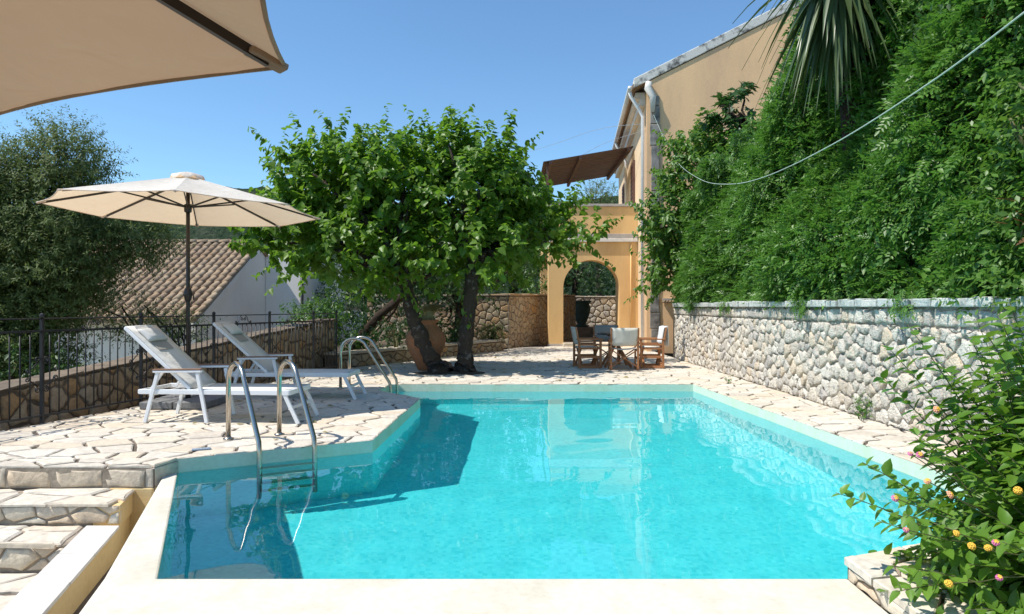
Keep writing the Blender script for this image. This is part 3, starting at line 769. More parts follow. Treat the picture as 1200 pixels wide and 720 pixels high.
z = 0.0; rg = np.random.default_rng(5)
while z < EZ - .5:
    h = min(rg.uniform(.35, .75), EZ - .4 - z); m = MB(); hb(m, .11 + rg.uniform(-.02, .02), .38 + rg.uniform(-.03, .03), -.05, .1, z + .01, z + h - .01); m.build('quoin', M['quoin'], hs, bevel=.012); z += h
for (y, z0, z1) in ((4.2, 4.9, 6.4), (8.5, 4.9, 6.4)):
    m = MB(); hb(m, -.06, -.0065, y - .55, y + .55, z0, z1); wo = m.build('window_shutter', M['shutter'], hs, bevel=.01)
    m = MB()
    for k in range(9): hb(m, -.075, -.062, y - .48, y + .48, z0 + .1 + k * .15, z0 + .2 + k * .15)
    m.build('louvre', M['shutter'], wo)
sh = MB(); hb(sh, .45, .95, -.16, -.002, 1.50, 1.55); sho = sh.build('wall_shelf', M['cornicegrey'], hs)
for k in range(6):
    m = MB(); c0 = HW(.49 + k * .084, -.19, 1.46); m.tube([c0, c0 + Vector((0, .17, .0))], .04, 8); m.build('shelf_tile', M['tile'], sho, True)

# ================================================================== ochre arcade with arch
AY = 22.6; AX0, AX1 = 1.21, 4.17; AT = 4.62; TH = 0.62
ar = empty('ochre_arcade', (2.7, AY, 0)); tag(ar, 'ochre rendered arcade with round arch and parapet beside the house', 'arcade')
acx = (693 - 600) * AY / 800; aw = 0.93; asp = 2.86 - aw
prof = [(acx - aw, -.03)] + [(acx - aw * math.cos(math.pi * k / 28), asp + aw * math.sin(math.pi * k / 28)) for k in range(29)] + [(acx + aw, -.03)]
def arch_wall(y0, y1):
    m = MB(); out = [(AX0, -.03), (AX0, AT), (AX1, AT), (AX1, -.03)]
    top = [(AX0, AT)] + [(AX0 + (AX1 - AX0) * (k + 0.5) / 29, AT) for k in range(29)] + [(AX1, AT)]
    n = len(prof)
    V = [(p[0], y0, p[1]) for p in prof] + [(p[0], y0, p[1]) for p in top]; F = []
    for i in range(n - 1): F.append((i, i + 1, n + i + 1, n + i)) if 0 < i < n - 2 else None
    # piers
    b = len(V); V += [(AX0, y0, -.03), (AX1, y0, -.03)]
    F += [(b, 0, 1, n + 1, n), (n - 1, b + 1, 2 * n - 1, 2 * n - 2, n - 2)]
    m.add(V, [f[::-1] for f in F])
    m.add([(x, y1, z) for x, _, z in V], F)
    m.add([(p[0], yy, p[1]) for yy in (y0, y1) for p in prof], [(i, i + 1, n + i + 1, n + i) for i in range(n - 1)])
    m.add([(AX0, y0, -.03), (AX0, y1, -.03), (AX0, y1, AT), (AX0, y0, AT)], [(0, 1, 2, 3)][::-1])
    m.add([(AX1, y0, -.03), (AX1, y1, -.03), (AX1, y1, AT), (AX1, y0, AT)], [(0, 1, 2, 3)])
    m.add([(AX0, y0, AT), (AX1, y0, AT), (AX1, y1, AT), (AX0, y1, AT)], [(0, 1, 2, 3)])
    return m
arch_wall(AY, AY + TH).build('arch_wall', M['arcade'], ar)
MB().box(AX0 - .04, AX1 + .02, AY - .06, AY + .3, AT + .002, AT + .09).build('parapet_cap', M['cornicegrey'], ar, bevel=.01)
MB().box(AX0 - .05, AX1 - .02, AY - .09, AY - .003, 3.45, 3.56).build('cornice', M['cornice'], ar, bevel=.012)
MB().box(AX0 - .05, AX1 - .02, AY - .06, AY - .003, 3.562, 3.72).build('cornice_band', M['cornicegrey'], ar, bevel=.01)
MB().box(AX0, AX1 + .8, AY + TH + .002, 29.5, 3.3, 3.62).build('terrace_slab', M['arcade'], ar)
for x0, y0 in ((AX0, 29.0), (AX1 + .3, 29.0)): MB().box(x0, x0 + .5, y0, y0 + .49, -.03, 3.298).build('pier', M['arcade'], ar)
m = MB(); m.tube([(AX1 - .24, AY - .03, .2), (AX1 - .24, AY - .03, 3.4)], .025, 8); m.build('conduit', M['arcade'], ar, True)
MB().box(AX0 - .03, acx - aw, AY - .03, AY - .003, -.02, .08).build('plinth', M['cornicegrey'], ar, bevel=.008)
MB().box(acx - aw - .02, acx + aw + .02, AY - .25, AY + TH + .1, -.02, .12).build('threshold', M['riser'], ar, bevel=.015)

# lean-to pergola of brown boards over the arcade terrace
pg = empty('pergola', (2.6, 26, 3.62)); tag(pg, 'brown boarded lean-to pergola on the terrace above the arch', 'pergola')
PX0, PX1, PZ0, PZ1 = 1.10, 4.25, 6.38, 6.92
nb = 24
for k in range(nb):
    y0 = 23.9 + k * (29.2 - 23.9) / nb
    m = MB(); m.bar((PX0, y0 + .1, PZ0 + R.uniform(-.01, .01)), (PX1, y0 + .1, PZ1 + R.uniform(-.01, .01)), .186, .03); m.build('board', M['plank'], pg)
for x in (PX0 + .25, 2.4, PX1 - .15):
    zz = PZ0 + (PZ1 - PZ0) * (x - PX0) / (PX1 - PX0) - .085
    m = MB(); m.bar((x, 23.8, zz), (x, 29.3, zz), .1, .12); m.build('beam', M['plank'], pg)
for y0 in (24.1, 29.0):
    m = MB(); m.box(PX0 + .12, PX0 + .20, y0, y0 + .08, 3.62, 6.33); m.build('post', M['shutter'], pg)

# green urn, stone pillar, well behind the arch
ur = tag(MB().lathe([(.02, 0), (.30, 0), (.30, .06), (.18, .14), (.22, .22), (.36, .6), (.40, .85), (.33, 1.0), (.40, 1.08), (.44, 1.1), (.44, 1.16), (.30, 1.16)], 24, (0, 0, 0)).build('garden_urn', M['urn'], smooth=True, loc=(3.05, 29.9, .42)), 'dark green urn on a dark stone block seen through the arch', 'urn')
m = MB(); m.box(1.95, 4.4, 29.55, 30.7, -.024, .42); wl = tag(m.build('stone_block', M['tanmortar'], bevel=.03), 'dark stone block under the green urn', 'stone block')
m = MB(); m.box(1.62, 2.0, 30.9, 31.3, -.024, 2.75); tag(m.build('stone_pillar', M['limestone'], bevel=.04), 'pale stone pillar seen at the left inside the arch', 'pillar')

# ================================================================== white house on the left with clay tile roof
wh = empty('white_house', (-10.5, 22, -1.75)); tag(wh, 'white house with brown clay tile roof behind the olive tree', 'house')
GX = -8.42; WY0, WY1, WR = 18.2, 27.2, 22.65; WE = 1.02; WZ = 3.32
m = MB(); m.add([(GX, WY0, -1.75), (GX, WY1, -1.75), (GX, WY1, WE), (GX, WR, WZ), (GX, WY0, WE), (-14, WY0, -1.75), (-14, WY1, -1.75), (-14, WY1, WE), (-14, WR, WZ), (-14, WY0, WE)],
                [(0, 1, 2, 3, 4), (9, 8, 7, 6, 5), (0, 4, 9, 5), (1, 6, 7, 2), (4, 3, 8, 9), (3, 2, 7, 8)]); m.build('walls', M['white'], wh)
m = MB(); sl = Vector((0, WR - WY0, WZ - WE)).normalized(); e0 = Vector((0, WY0, WE)) - sl * .35
m.add([(GX + .1, e0.y, e0.z + .02), (GX + .1, WR, WZ + .02), (GX + .1, WY1 + .3, WE - .1), (GX + .1, WY1 + .3, WE - .03), (GX + .1, WR, WZ + .09), (GX + .1, e0.y, e0.z + .09),
       (-14.2, e0.y, e0.z + .02), (-14.2, WR, WZ + .02), (-14.2, WY1 + .3, WE - .1), (-14.2, WY1 + .3, WE - .03), (-14.2, WR, WZ + .09), (-14.2, e0.y, e0.z + .09)],
      [(0, 1, 4, 5), (1, 2, 3, 4), (5, 4, 10, 11), (4, 3, 9, 10), (0, 5, 11, 6), (0, 6, 7, 1), (1, 7, 8, 2), (2, 8, 9, 3)])
rf = m.build('roof', M['tile'], wh)
m = MB(); m.add([(GX + .003, e0.y, e0.z - .16), (GX + .003, WR, WZ - .16), (GX + .003, WR, WZ + .02), (GX + .003, e0.y, e0.z + .02), (GX + .12, e0.y, e0.z - .16), (GX + .12, WR, WZ - .16), (GX + .12, WR, WZ + .018), (GX + .12, e0.y, e0.z + .018)],
                [(0, 1, 2, 3), (7, 6, 5, 4), (0, 4, 5, 1), (2, 6, 7, 3), (3, 7, 4, 0)]); m.build('barge_board', M['white'], rf)
# each barrel tile
bt = MB()
for k in range(9):
    a0 = math.pi * k / 8
    bt.v += [(math.cos(a0) * .105, 0, math.sin(a0) * .085 + .022), (math.cos(a0) * .082, .44, math.sin(a0) * .066)]
for k in range(8): bt.f.append((2 * k, 2 * k + 1, 2 * k + 3, 2 * k + 2))
bt.f.append(tuple(range(0, 18, 2)))
bt_me = bt.mesh('barrel_tile'); bt_me.materials.append(M['tile'])
slen = (Vector((0, WR, WZ)) - e0).length; rows = 14; ang = math.atan2(sl.z, sl.y)
for cidx in range(20):
    for r in range(rows):
        p = e0 + sl * (r * slen / rows) + Vector((0, 0, .09)); p.x = GX + .06 - cidx * .235
        o = link('barrel_tile', bt_me, None, rf, True, p + Vector((R.uniform(-.008, .008), 0, R.uniform(-.004, .006)))); o.rotation_euler = (ang, 0, R.uniform(-.03, .03))
rt = MB()
for k in range(9):
    a0 = math.pi * k / 8; rt.v += [(0, math.cos(a0) * .13, math.sin(a0) * .11 + .015), (-.40, math.cos(a0) * .10, math.sin(a0) * .085)]
for k in range(8): rt.f.append((2 * k, 2 * k + 1, 2 * k + 3, 2 * k + 2))
rt.f.append(tuple(range(0, 18, 2)))
rt_me = rt.mesh('ridge_tile'); rt_me.materials.append(M['tile'])
for k in range(15): link('ridge_tile', rt_me, None, rf, True, (GX + .14 - k * .36, WR, WZ + .12))
# flat-roofed wing
m = MB(); m.box(GX + .004, -7.2, 23.3, 29.5, -1.75, 3.1); wg = m.build('wing', M['white'], wh, bevel=.02)
m = MB(); m.tube([(-7.14, 23.22, -1.7), (-7.14, 23.22, 3.0)], .05, 8); m.build('downpipe', M['iron'], wh, True)
m = MB(); m.box(-9.6, -9.0, 18.12, 18.19, -.3, .7); m.build('window', M['wire'], wh)
m = MB(); m.tube([(-8.36, 20.9, .2), (-8.36, 20.9, 1.02)], .035, 8); m.build('vent_pipe', M['pipewhite'], wh, True)
# lower tiled house further back
fh = empty('tiled_house', (-12, 38, -1.75)); tag(fh, 'distant low house with brown tile roof beyond the white wing', 'house')
MB().box(-14.5, -9.2, 36, 42, -1.75, 1.2).build('walls', M['white'], fh)
m = MB(); m.add([(-14.8, 35.7, 1.15), (-9.0, 35.7, 1.15), (-9.0, 39, 3.1), (-14.8, 39, 3.1), (-14.8, 42.3, 1.15), (-9, 42.3, 1.15)], [(0, 1, 2, 3), (3, 2, 5, 4), (1, 5, 2), (0, 3, 4), (0, 4, 5, 1)]); fr = m.build('roof', M['tile'], fh)
sl2 = Vector((0, 3.3, 1.95)); a2 = math.atan2(1.95, 3.3)
for c_ in range(12):
    for r in range(9):
        p = Vector((-9.1 - c_ * .25, 35.7, 1.15)) + sl2 * (r / 9.0) + Vector((0, 0, .03)); o = link('barrel_tile', bt_me, None, fr, True, p); o.rotation_euler = (a2, 0, 0)

# ================================================================== iron fence
fe = empty('iron_fence', (FL(10), 10, 0)); tag(fe, 'black wrought iron fence with scrolls along the patio edge', 'fence')
fd = Vector((0.26, 1.0, 0)).normalized(); f0 = Vector((FL(5.7), 5.7, 0)); FLn = (13.95 - 5.7) * math.sqrt(1 + .26 ** 2)
def fp(u, z): return f0 + fd * u + Vector((0, 0, z))
for z, h in ((0.09, .022), (1.03, .026)):
    m = MB(); m.bar(fp(0, z), fp(FLn, z), .03, h); m.build('rail', M['iron'], fe)
m = MB(); m.tube([fp(0, 1.17), fp(FLn, 1.17)], .008, 6); m.build('top_rail', M['iron'], fe)
bl = MB(); bl.tube([(0, 0, .075), (0, 0, 1.03)], .0085, 6); bl_me = bl.mesh('baluster'); bl_me.materials.append(M['iron'])
ps = MB(); ps.box(-.017, .017, -.017, .017, 0, 1.17); ps.lathe([(.001, 1.17), (.022, 1.18), (.028, 1.2), (.022, 1.22), (.001, 1.235)], 8); ps_me = ps.mesh('post'); ps_me.materials.append(M['iron'])
def spiral(c, ax, ay, r0, turns, ph, n=22):
    return [c + ax * (math.cos(ph + t * turns * 2 * math.pi) * r0 * (1 - .8 * t)) + ay * (math.sin(ph + t * turns * 2 * math.pi) * r0 * (1 - .8 * t)) for t in [i / (n - 1) for i in range(n)]]
posts_u = [0.55 + k * 1.42 for k in range(6)] + [FLn]
zup = Vector((0, 0, 1))
u = 0.06; nb_ = 0
while u < FLn:
    if min(abs(u - q) for q in posts_u) > .05: link('baluster', bl_me, None, fe, True, fp(u, 0))
    u += .118
for q in posts_u: link('post', ps_me, None, fe, False, fp(q, 0))
def scroll(name, pts, r=.007):
    m = MB(); m.tube(pts, r, 6); return m
for q in posts_u[:-1]:
    for sx_ in (-1, 1):            # rosette of four S scrolls on the post
        for sz in (-1, 1):
            sp1 = spiral(fp(q + sx_ * .05, .55 + sz * .17), fd * sx_, zup * sz, .035, 1.4, -1.6); sp2 = spiral(fp(q + sx_ * .17, .55 + sz * .05), fd * sx_, zup * sz, .03, 1.4, 2.8)
            MB().tube(sp1[::-1] + sp2, .007, 5).build('scroll', M['iron'], fe, True)
for k in range(len(posts_u) - 1):
    c = (posts_u[k] + posts_u[k + 1]) / 2
    m = MB()
    for sx_ in (-1, 1):
        m.tube(spiral(fp(c + sx_ * .04, 1.115), fd * sx_, zup, .032, 1.3, 3.1), .006, 5)
        m.tube([fp(c + sx_ * .17, 1.04), fp(c + sx_ * .12, 1.07), fp(c + sx_ * .10, 1.13), fp(c + sx_ * .05, 1.165)], .006, 5)
        m.tube(spiral(fp(c + sx_ * .185, 1.065), fd * sx_, zup, .022, 1.2, 3.1), .006, 5)
    m.build('scroll', M['iron'], fe, True)

# ================================================================== pool ladders
def ladder(label, base_mid, out_dir, half, hgt, reach, steps_z, side=None):
    """base_mid: middle between the two feet on the paving; out_dir: horizontal direction towards the water"""
    d = Vector(out_dir).normalized(); s_ = Vector(side).normalized() if side else Vector((-d.y, d.x, 0))
    e = empty('pool_ladder', base_mid); tag(e, label, 'ladder', None)
    b = Vector(base_mid)
    def rail(sg):
        o_ = b + s_ * (half * sg)
        pts = [o_ + Vector((0, 0, -.01)), o_ + Vector((0, 0, hgt * .70))]
        R_ = reach * .27
        for k in range(1, 9):
            a = math.pi - math.pi * .88 * k / 8
            pts.append(o_ + d * (R_ + R_ * math.cos(a)) + Vector((0, 0, hgt * .74 + (hgt * .26) * math.sin(a))))
        pts += [o_ + d * (reach * .98) + Vector((0, 0, .10)), o_ + d * reach + Vector((0, 0, .0)), o_ + d * reach + Vector((0, 0, -1.1))]
        return pts
    for sg in (-1, 1):
        m = MB(); m.tube(rail(sg), .0235, 12); m.build('rail', M['steel'], e, True)
        m = MB(); m.lathe([(.001, .001), (.05, .001), (.052, .012), (.03, .02), (.022, .03)], 18, tuple(b + s_ * (half * sg))); m.build('flange', M['steel'], e, True)
    for z in steps_z:
        c = b + d * reach + Vector((0, 0, z)); m = MB(); m.bar(c - s_ * half, c + s_ * half, .085, .03); m.build('step', M['steel'], e, bevel=.008)
    return e
ed = Vector((B_[1] - A_[1], -(B_[0] - A_[0]), 0))
ladder('steel pool ladder in front of the white loungers', (P(267, 515) + P(328, 510)) / 2, (.64, -.77, 0), .24, .76, .86, (-.15, -.40, -.65, -.90), (.88, .47, 0))
ladder('steel pool ladder at the far corner near the tree trunks', Vector((-2.72, 11.12, 0)), (1, -.03, 0), .26, .80, .80, (-.24, -.50, -.76))

# ================================================================== sun loungers
def lounger():
    e = empty('sun_lounger', (0, 0, 0)); tag(e, 'x', 'lounger', 'white sun loungers on the patio')
    mt = M['lwhite']; hw = .31
    for s_ in (-1, 1):
        y = hw * s_
        MB().bar((-.08, y, .345), (1.66, y, .345), .028, .055).build('side_rail', mt, e, bevel=.006)
        MB().bar((-.0, y * 1.04, 0), (.15, y * 1.04, .56), .030, .042, (1, 0, 0)).build('leg', mt, e, bevel=.006)
        MB().bar((.72, y * 1.04, 0), (.61, y * 1.04, .56), .030, .042, (1, 0, 0)).build('leg', mt, e, bevel=.006)
        am = MB().bar((.10, y * 1.04, .572), (.66, y * 1.04, .580), .045, .026).build('armrest', mt, e, bevel=.006)
        MB().bar((.10, y * 1.04, .594), (.66, y * 1.04, .602), .05, .016).build('wooden_strip', M['armwood'], am, bevel=.004)
        MB().bar((1.60, y * .98, .33), (1.76, y * .98, 0), .030, .045, (1, 0, 0)).build('leg', mt, e, bevel=.006)
        MB().bar((.02, y * .86, .34), (.20, y * .86, .60), .02, .03, (1, 0, 0)).build('strut', mt, e, bevel=.004)
    MB().bar((1.66, -hw, .17), (1.66, hw, .17), .026, .035).build('cross_bar', mt, e, bevel=.004)
    MB().bar((1.655, -hw, .345), (1.655, hw, .345), .028, .055).build('cross_bar', mt, e, bevel=.005)
    MB().bar((-.08, -hw, .345), (-.08, hw, .345), .028, .045).build('cross_bar', mt, e, bevel=.005)
    MB().tube([(.05, -hw, .31), (.05, hw, .31)], .016, 8).build('cross_bar', mt, e, True)
    # seat sling, gently sagging
    m = MB(); n = 10
    for t in range(n + 1):
        x = .50 + (1.655 - .50) * t / n
        for k in range(5):
            yy = -hw + .012 + (2 * hw - .024) * k / 4; sag = .012 * math.sin(math.pi * k / 4)
            m.v.append((x, yy, .377 - sag))
    for t in range(n):
        for k in range(4): m.f.append((t * 5 + k, (t + 1) * 5 + k, (t + 1) * 5 + k + 1, t * 5 + k + 1))
    so = m.build('seat_sling', M['sling'], e, True); md = so.modifiers.new('solid', 'SOLIDIFY'); md.thickness = .006
    # back frame and sling
    b0 = Vector((.50, 0, .375)); b1 = Vector((-.26, 0, 1.06)); bd = (b1 - b0); nrm = Vector((bd.z, 0, -bd.x)).normalized()
    for s_ in (-1, 1):
        MB().bar(b0 + Vector((0, (hw - .03) * s_, 0)), b1 + Vector((0, (hw - .03) * s_, 0)), .028, .038, nrm).build('back_rail', mt, e, bevel=.006)
    MB().bar(b1 + Vector((0, -hw + .03, 0)), b1 + Vector((0, hw - .03, 0)), .028, .034, nrm).build('top_bar', mt, e, bevel=.005)
    m = MB()
    for t in range(n + 1):
        p = b0.lerp(b1, t / n)
        for k in range(5):
            q = p + Vector((0, -hw + .035 + (2 * hw - .07) * k / 4, 0)) + nrm * (.022 - .012 * math.sin(math.pi * k / 4)); m.v.append(tuple(q))
    for t in range(n):
        for k in range(4): m.f.append((t * 5 + k, (t + 1) * 5 + k, (t + 1) * 5 + k + 1, t * 5 + k + 1))
    so = m.build('back_sling', M['sling'], e, True); md = so.modifiers.new('solid', 'SOLIDIFY'); md.thickness = .006
    # head pillow with its fold-over flap
    pc = b0.lerp(b1, .83) + nrm * .045; bu = bd.normalized()
    m = MB(); nn = 8
    for i in range(nn + 1):
        for j in range(nn + 1):
            a = -1 + 2 * i / nn; b_ = -1 + 2 * j / nn
            h = .040 * ((1 - abs(a) ** 3) * (1 - abs(b_) ** 3)) ** .5
            m.v.append(tuple(pc + bu * (a * .10) + Vector((0, b_ * .185, 0)) + nrm * h))
    for i in range(nn):
        for j in range(nn): m.f.append((i * (nn + 1) + j, i * (nn + 1) + j + 1, (i + 1) * (nn + 1) + j + 1, (i + 1) * (nn + 1) + j))
    po = m.build('head_pillow', M['pillowc'], e, True); md = po.modifiers.new('solid', 'SOLIDIFY'); md.thickness = .02
    MB().bar(b0.lerp(b1, .83) + nrm * .03 + bu * .1, b1 + nrm * .03, .30, .008, nrm).build('pillow_strap', M['pillowc'], po)
    MB().bar(b0.lerp(b1, .60) + nrm * .027, b0.lerp(b1, .73) + nrm * .027, .30, .006, nrm).build('pillow_flap', M['flap'], po)
    return e
l1 = lounger()
l1.location = (-4.10, 7.99, 0.003); l1.rotation_euler = (0, 0, rad(-4))
l1['label'] = 'white sun lounger beside the near pool ladder, its seat out in full sun'
l2 = copy_tree(l1); l2.location = (-3.94, 9.90, 0.003); l2.rotation_euler = (0, 0, rad(-1.5))
l2['label'] = 'white sun lounger in the shade of the parasol, nearer the tree trunks'

# ================================================================== parasols
def parasol(name, label, hub, Rr, th0, rim_z, apex_z, mat, base_z, tilt=(0, 0), nrib=8, scallop=.05, sag=.05, polec=None, vent=True):
    e = empty(name, (hub[0], hub[1], base_z)); tag(e, label, 'parasol')
    hx, hy = hub
    def tip(k):
        a = th0 + 2 * math.pi * k / nrib; x = Rr * math.cos(a); y = Rr * math.sin(a)
        return Vector((hx + x, hy + y, rim_z + tilt[0] * x + tilt[1] * y))
    apex = Vector((hx, hy, apex_z))
    m = MB(); ns, nt_ = 10, 12
    for k in range(nrib):
        a, b = tip(k), tip(k + 1); base = len(m.v)
        for i in range(nt_ + 1):
            t = i / nt_
            for j in range(ns + 1):
                s_ = j / ns; edge = a.lerp(b, s_); bow = 4 * s_ * (1 - s_)
                edge = edge + (Vector((hx, hy, edge.z)) - edge) * (scallop * bow)
                p = apex.lerp(edge, t); p.z -= sag * bow * t * (1.15 - t) * 2.2
                p.z += .0025 * math.sin(17 * s_ + 9 * t + k) * t
                m.v.append(tuple(p))
        for i in range(nt_):
            for j in range(ns):
                q = base + i * (ns + 1) + j; m.f.append((q, q + ns + 1, q + ns + 2, q + 1))
    can = m.build('canopy', mat, e, True)
    # hem band
    h = MB()
    for k in range(nrib):
        a, b = tip(k), tip(k + 1); pts = []
        for j in range(13):
            s_ = j / 12; edge = a.lerp(b, s_); bow = 4 * s_ * (1 - s_)
            pts.append(edge + (Vector((hx, hy, edge.z)) - edge) * (scallop * bow) + Vector((0, 0, -sag * bow * .15 * 2.2)))
        h.tube(pts, .006, 5)
    h.build('hem', mat, can, True)
    if vent:
        v = MB(); prof = [(.215, -.05), (.205, -.03), (.13, .015), (.05, .035), (.012, .04)]
        n = 24
        for i, (r, z) in enumerate(prof):
            for k in range(n):
                a = 2 * math.pi * k / n; v.v.append((hx + r * math.cos(a), hy + r * math.sin(a), apex_z + .01 + z + (.02 * math.cos(8 * a) if i < 2 else 0) + tilt[0] * r * math.cos(a)))
        for i in range(len(prof) - 1):
            for k in range(n): v.f.append((i * n + k, i * n + (k + 1) % n, (i + 1) * n + (k + 1) % n, (i + 1) * n + k))
        v.build('vent_cap', mat, can, True)
    runner = Vector((hx, hy, apex_z - .42))
    for k in range(nrib):
        a = tip(k); top = apex + Vector((0, 0, -.05)); end = a + (apex - a).normalized() * .05 + Vector((0, 0, -.016))
        rb = MB().bar(top, end, .016, .026).build('rib', M['polebrown'], e)
        MB().bar(a + (apex - a).normalized() * .11 + Vector((0, 0, -.018)), a + Vector((0, 0, -.008)), .05, .018).build('tip_pocket', mat, rb, bevel=.005)
        MB().bar(runner, top.lerp(end, .48) + Vector((0, 0, -.012)), .012, .02).build('strut', M['polebrown'], e)
    m = MB(); m.tube([(hx, hy, base_z + .03), (hx, hy, apex_z - .03)], .025, 14); m.build('pole', M['polebrown'], e, True)
    m = MB(); m.lathe([(.026, -.07), (.045, -.06), (.05, 0), (.045, .04), (.026, .05)], 14, tuple(runner)); m.build('runner', M['polebrown'], e, True)
    cz = base_z + 1.46
    m = MB(); m.lathe([(.026, -.09), (.042, -.07), (.05, -.02), (.06, .0), (.05, .03), (.04, .08), (.026, .1)], 14, (hx, hy, cz)); ck = m.build('crank_housing', M['polebrown'], e, True)
    m = MB(); m.tube([(hx, hy, cz), (hx + .09, hy - .04, cz), (hx + .10, hy - .05, cz - .07)], .009, 6); m.build('crank_handle', M['polebrown'], ck, True)
    # granite weights on a low cross base
    for i, (dx, dy) in enumerate(((-.215, -.215), (.215, -.215), (.215, .215), (-.215, .215))):
        MB().box(hx + dx - .205, hx + dx + .205, hy + dy - .205, hy + dy + .205, base_z + .002, base_z + .092).build('base_slab', M['granite'], e, bevel=.012)
    m = MB(); m.tube([(hx, hy, base_z), (hx, hy, base_z + .32)], .034, 12); m.build('base_tube', M['polebrown'], e, True)
    return e
parasol('parasol', 'open cream parasol on a dark pole between the two loungers', (-4.30, 9.06), 1.70, rad(-69), 2.575, 3.04, M['parasol'], 0.003, (-.012, -.008), scallop=.025, sag=.035)
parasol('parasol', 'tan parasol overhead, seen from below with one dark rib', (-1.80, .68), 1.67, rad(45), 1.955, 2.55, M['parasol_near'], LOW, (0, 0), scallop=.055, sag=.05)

# ================================================================== table, director chairs
tb = empty('garden_table', (2.28, 14.95, 0)); tag(tb, 'round dark topped wooden table among the canvas chairs', 'table')
MB().lathe([(.001, .70), (.44, .70), (.455, .712), (.455, .728), (.44, .74), (.001, .74)], 32, (2.28, 14.95, 0)).build('table_top', M['tabletop'], tb)
for k in range(4):
    a = rad(45 + 90 * k); d = Vector((math.cos(a), math.sin(a), 0)); c = Vector((2.28, 14.95, 0))
    MB().bar(c + d * .40, c - d * .12 + Vector((0, 0, .70)), .035, .05).build('leg', M['chairwood'], tb, bevel=.005)
MB().lathe([(.001, .66), (.2, .66), (.2, .70), (.001, .70)], 16, (2.28, 14.95, 0)).build('collar', M['chairwood'], tb)

def chair():
    e = empty('director_chair', (0, 0, 0)); tag(e, 'x', 'chair', 'folding canvas chairs round the table')
    W = M['chairwood']; hw = .275; hd = .23     # faces +y
    for s_ in (-1, 1):
        x = hw * s_
        MB().bar((x, -hd - .03, .03), (x, hd + .03, .03), .04, .05).build('runner', W, e, bevel=.006)
        for y in (-hd, hd): MB().bar((x, y, .05), (x, y, .60), .036, .05, (0, 1, 0)).build('leg', W, e, bevel=.005)
        MB().bar((x, -hd - .06, .615), (x, hd + .07, .615), .055, .028).build('armrest', W, e, bevel=.006)
        MB().bar((x * .93, -hd, .42), (x * .93, hd, .42), .03, .045).build('seat_rail', W, e, bevel=.005)
        MB().bar((x, -hd, .24), (x, hd, .24), .022, .05).build('side_slat', W, e, bevel=.004)
        MB().bar((x, -hd, .50), (x, hd, .50), .018, .035).build('side_slat', W, e, bevel=.004)
        MB().bar((x, -hd - .02, .60), (x, -hd - .07, .87), .032, .034, (0, 1, 0)).build('back_post', W, e, bevel=.005)
    for y in (-hd + .05, hd - .05):
        MB().bar((-hw, y - .012, .06), (hw * .93, y - .012, .41), .022, .045, (0, 1, 0)).build('cross_leg', W, e, bevel=.004)
        MB().bar((hw, y + .012, .06), (-hw * .93, y + .012, .41), .022, .045, (0, 1, 0)).build('cross_leg', W, e, bevel=.004)
    m = MB(); n = 8
    for t in range(2):
        for k in range(n + 1):
            s_ = -1 + 2 * k / n; m.v.append((s_ * hw * .95, -hd + .01 + t * (2 * hd - .02), .448 - .03 * (1 - s_ * s_)))
    for k in range(n): m.f.append((k, k + 1, n + 2 + k, n + 1 + k))
    so = m.build('seat_canvas', M['canvas'], e, True); md = so.modifiers.new('s', 'SOLIDIFY'); md.thickness = .006
    m = MB()
    for t in range(6):
        z = .50 + .37 * t / 5
        for k in range(n + 1):
            s_ = -1 + 2 * k / n; wv = hw * (1.06 if t > 2 else (.86 + .07 * t)); m.v.append((s_ * wv, -hd - .02 - .05 * (z - .6) / .27 - .045 * (1 - s_ * s_), z))
    for t in range(5):
        for k in range(n): m.f.append((t * (n + 1) + k, t * (n + 1) + k + 1, (t + 1) * (n + 1) + k + 1, (t + 1) * (n + 1) + k))
    so = m.build('back_canvas', M['canvas'], e, True); md = so.modifiers.new('s', 'SOLIDIFY'); md.thickness = .006
    return e
ch = chair(); ch.location = (2.32, 14.22, .004); ch.rotation_euler = (0, 0, rad(-3)); ch['label'] = 'wooden folding chair with its cream canvas back turned to the pool'
for loc, rz, lab, cm in (((1.62, 14.72, .004), -84, 'wooden folding chair on the tree side of the table', None), ((2.98, 14.70, .004), 86, 'wooden folding chair beside the rubble wall with a white towel on it', None), ((2.18, 15.72, .004), 176, 'grey canvas folding chair between the table and the arch', 'canvasgrey')):
    c = copy_tree(ch); c.location = loc; c.rotation_euler = (0, 0, rad(rz)); c['label'] = lab
    if cm:
        for q in c.children:
            if 'canvas' in q.name: q.data = q.data.copy(); q.data.materials.clear(); q.data.materials.append(M[cm])
# towel hung over the back of the chair by the wall
m = MB(); nx_, nz_ = 10, 16
for j in range(nz_ + 1):
    t = j / nz_
    for i in range(nx_ + 1):
        s_ = i / nx_; yy = 14.52 + .36 * s_
        if t < .55: xx = 3.235 - .0 + .012 * math.sin(9 * s_ + 2) - .06 * (1 - t / .55); zz = .52 + .37 * t / .55
        else: xx = 3.30 + .02 * math.sin(11 * s_) + .05 * (t - .55); zz = .89 - .42 * (t - .55) / .45
        m.v.append((xx, yy + .01 * math.sin(7 * t + 3 * s_), zz + .012 * math.sin(8 * s_)))
for j in range(nz_):
    for i in range(nx_): q = j * (nx_ + 1) + i; m.f.append((q, q + 1, q + nx_ + 2, q + nx_ + 1))
o = m.build('towel', M['towel'], None, True); md = o.modifiers.new('s', 'SOLIDIFY'); md.thickness = .012
tag(o, 'white towel hung over the chair back beside the rubble wall', 'towel')

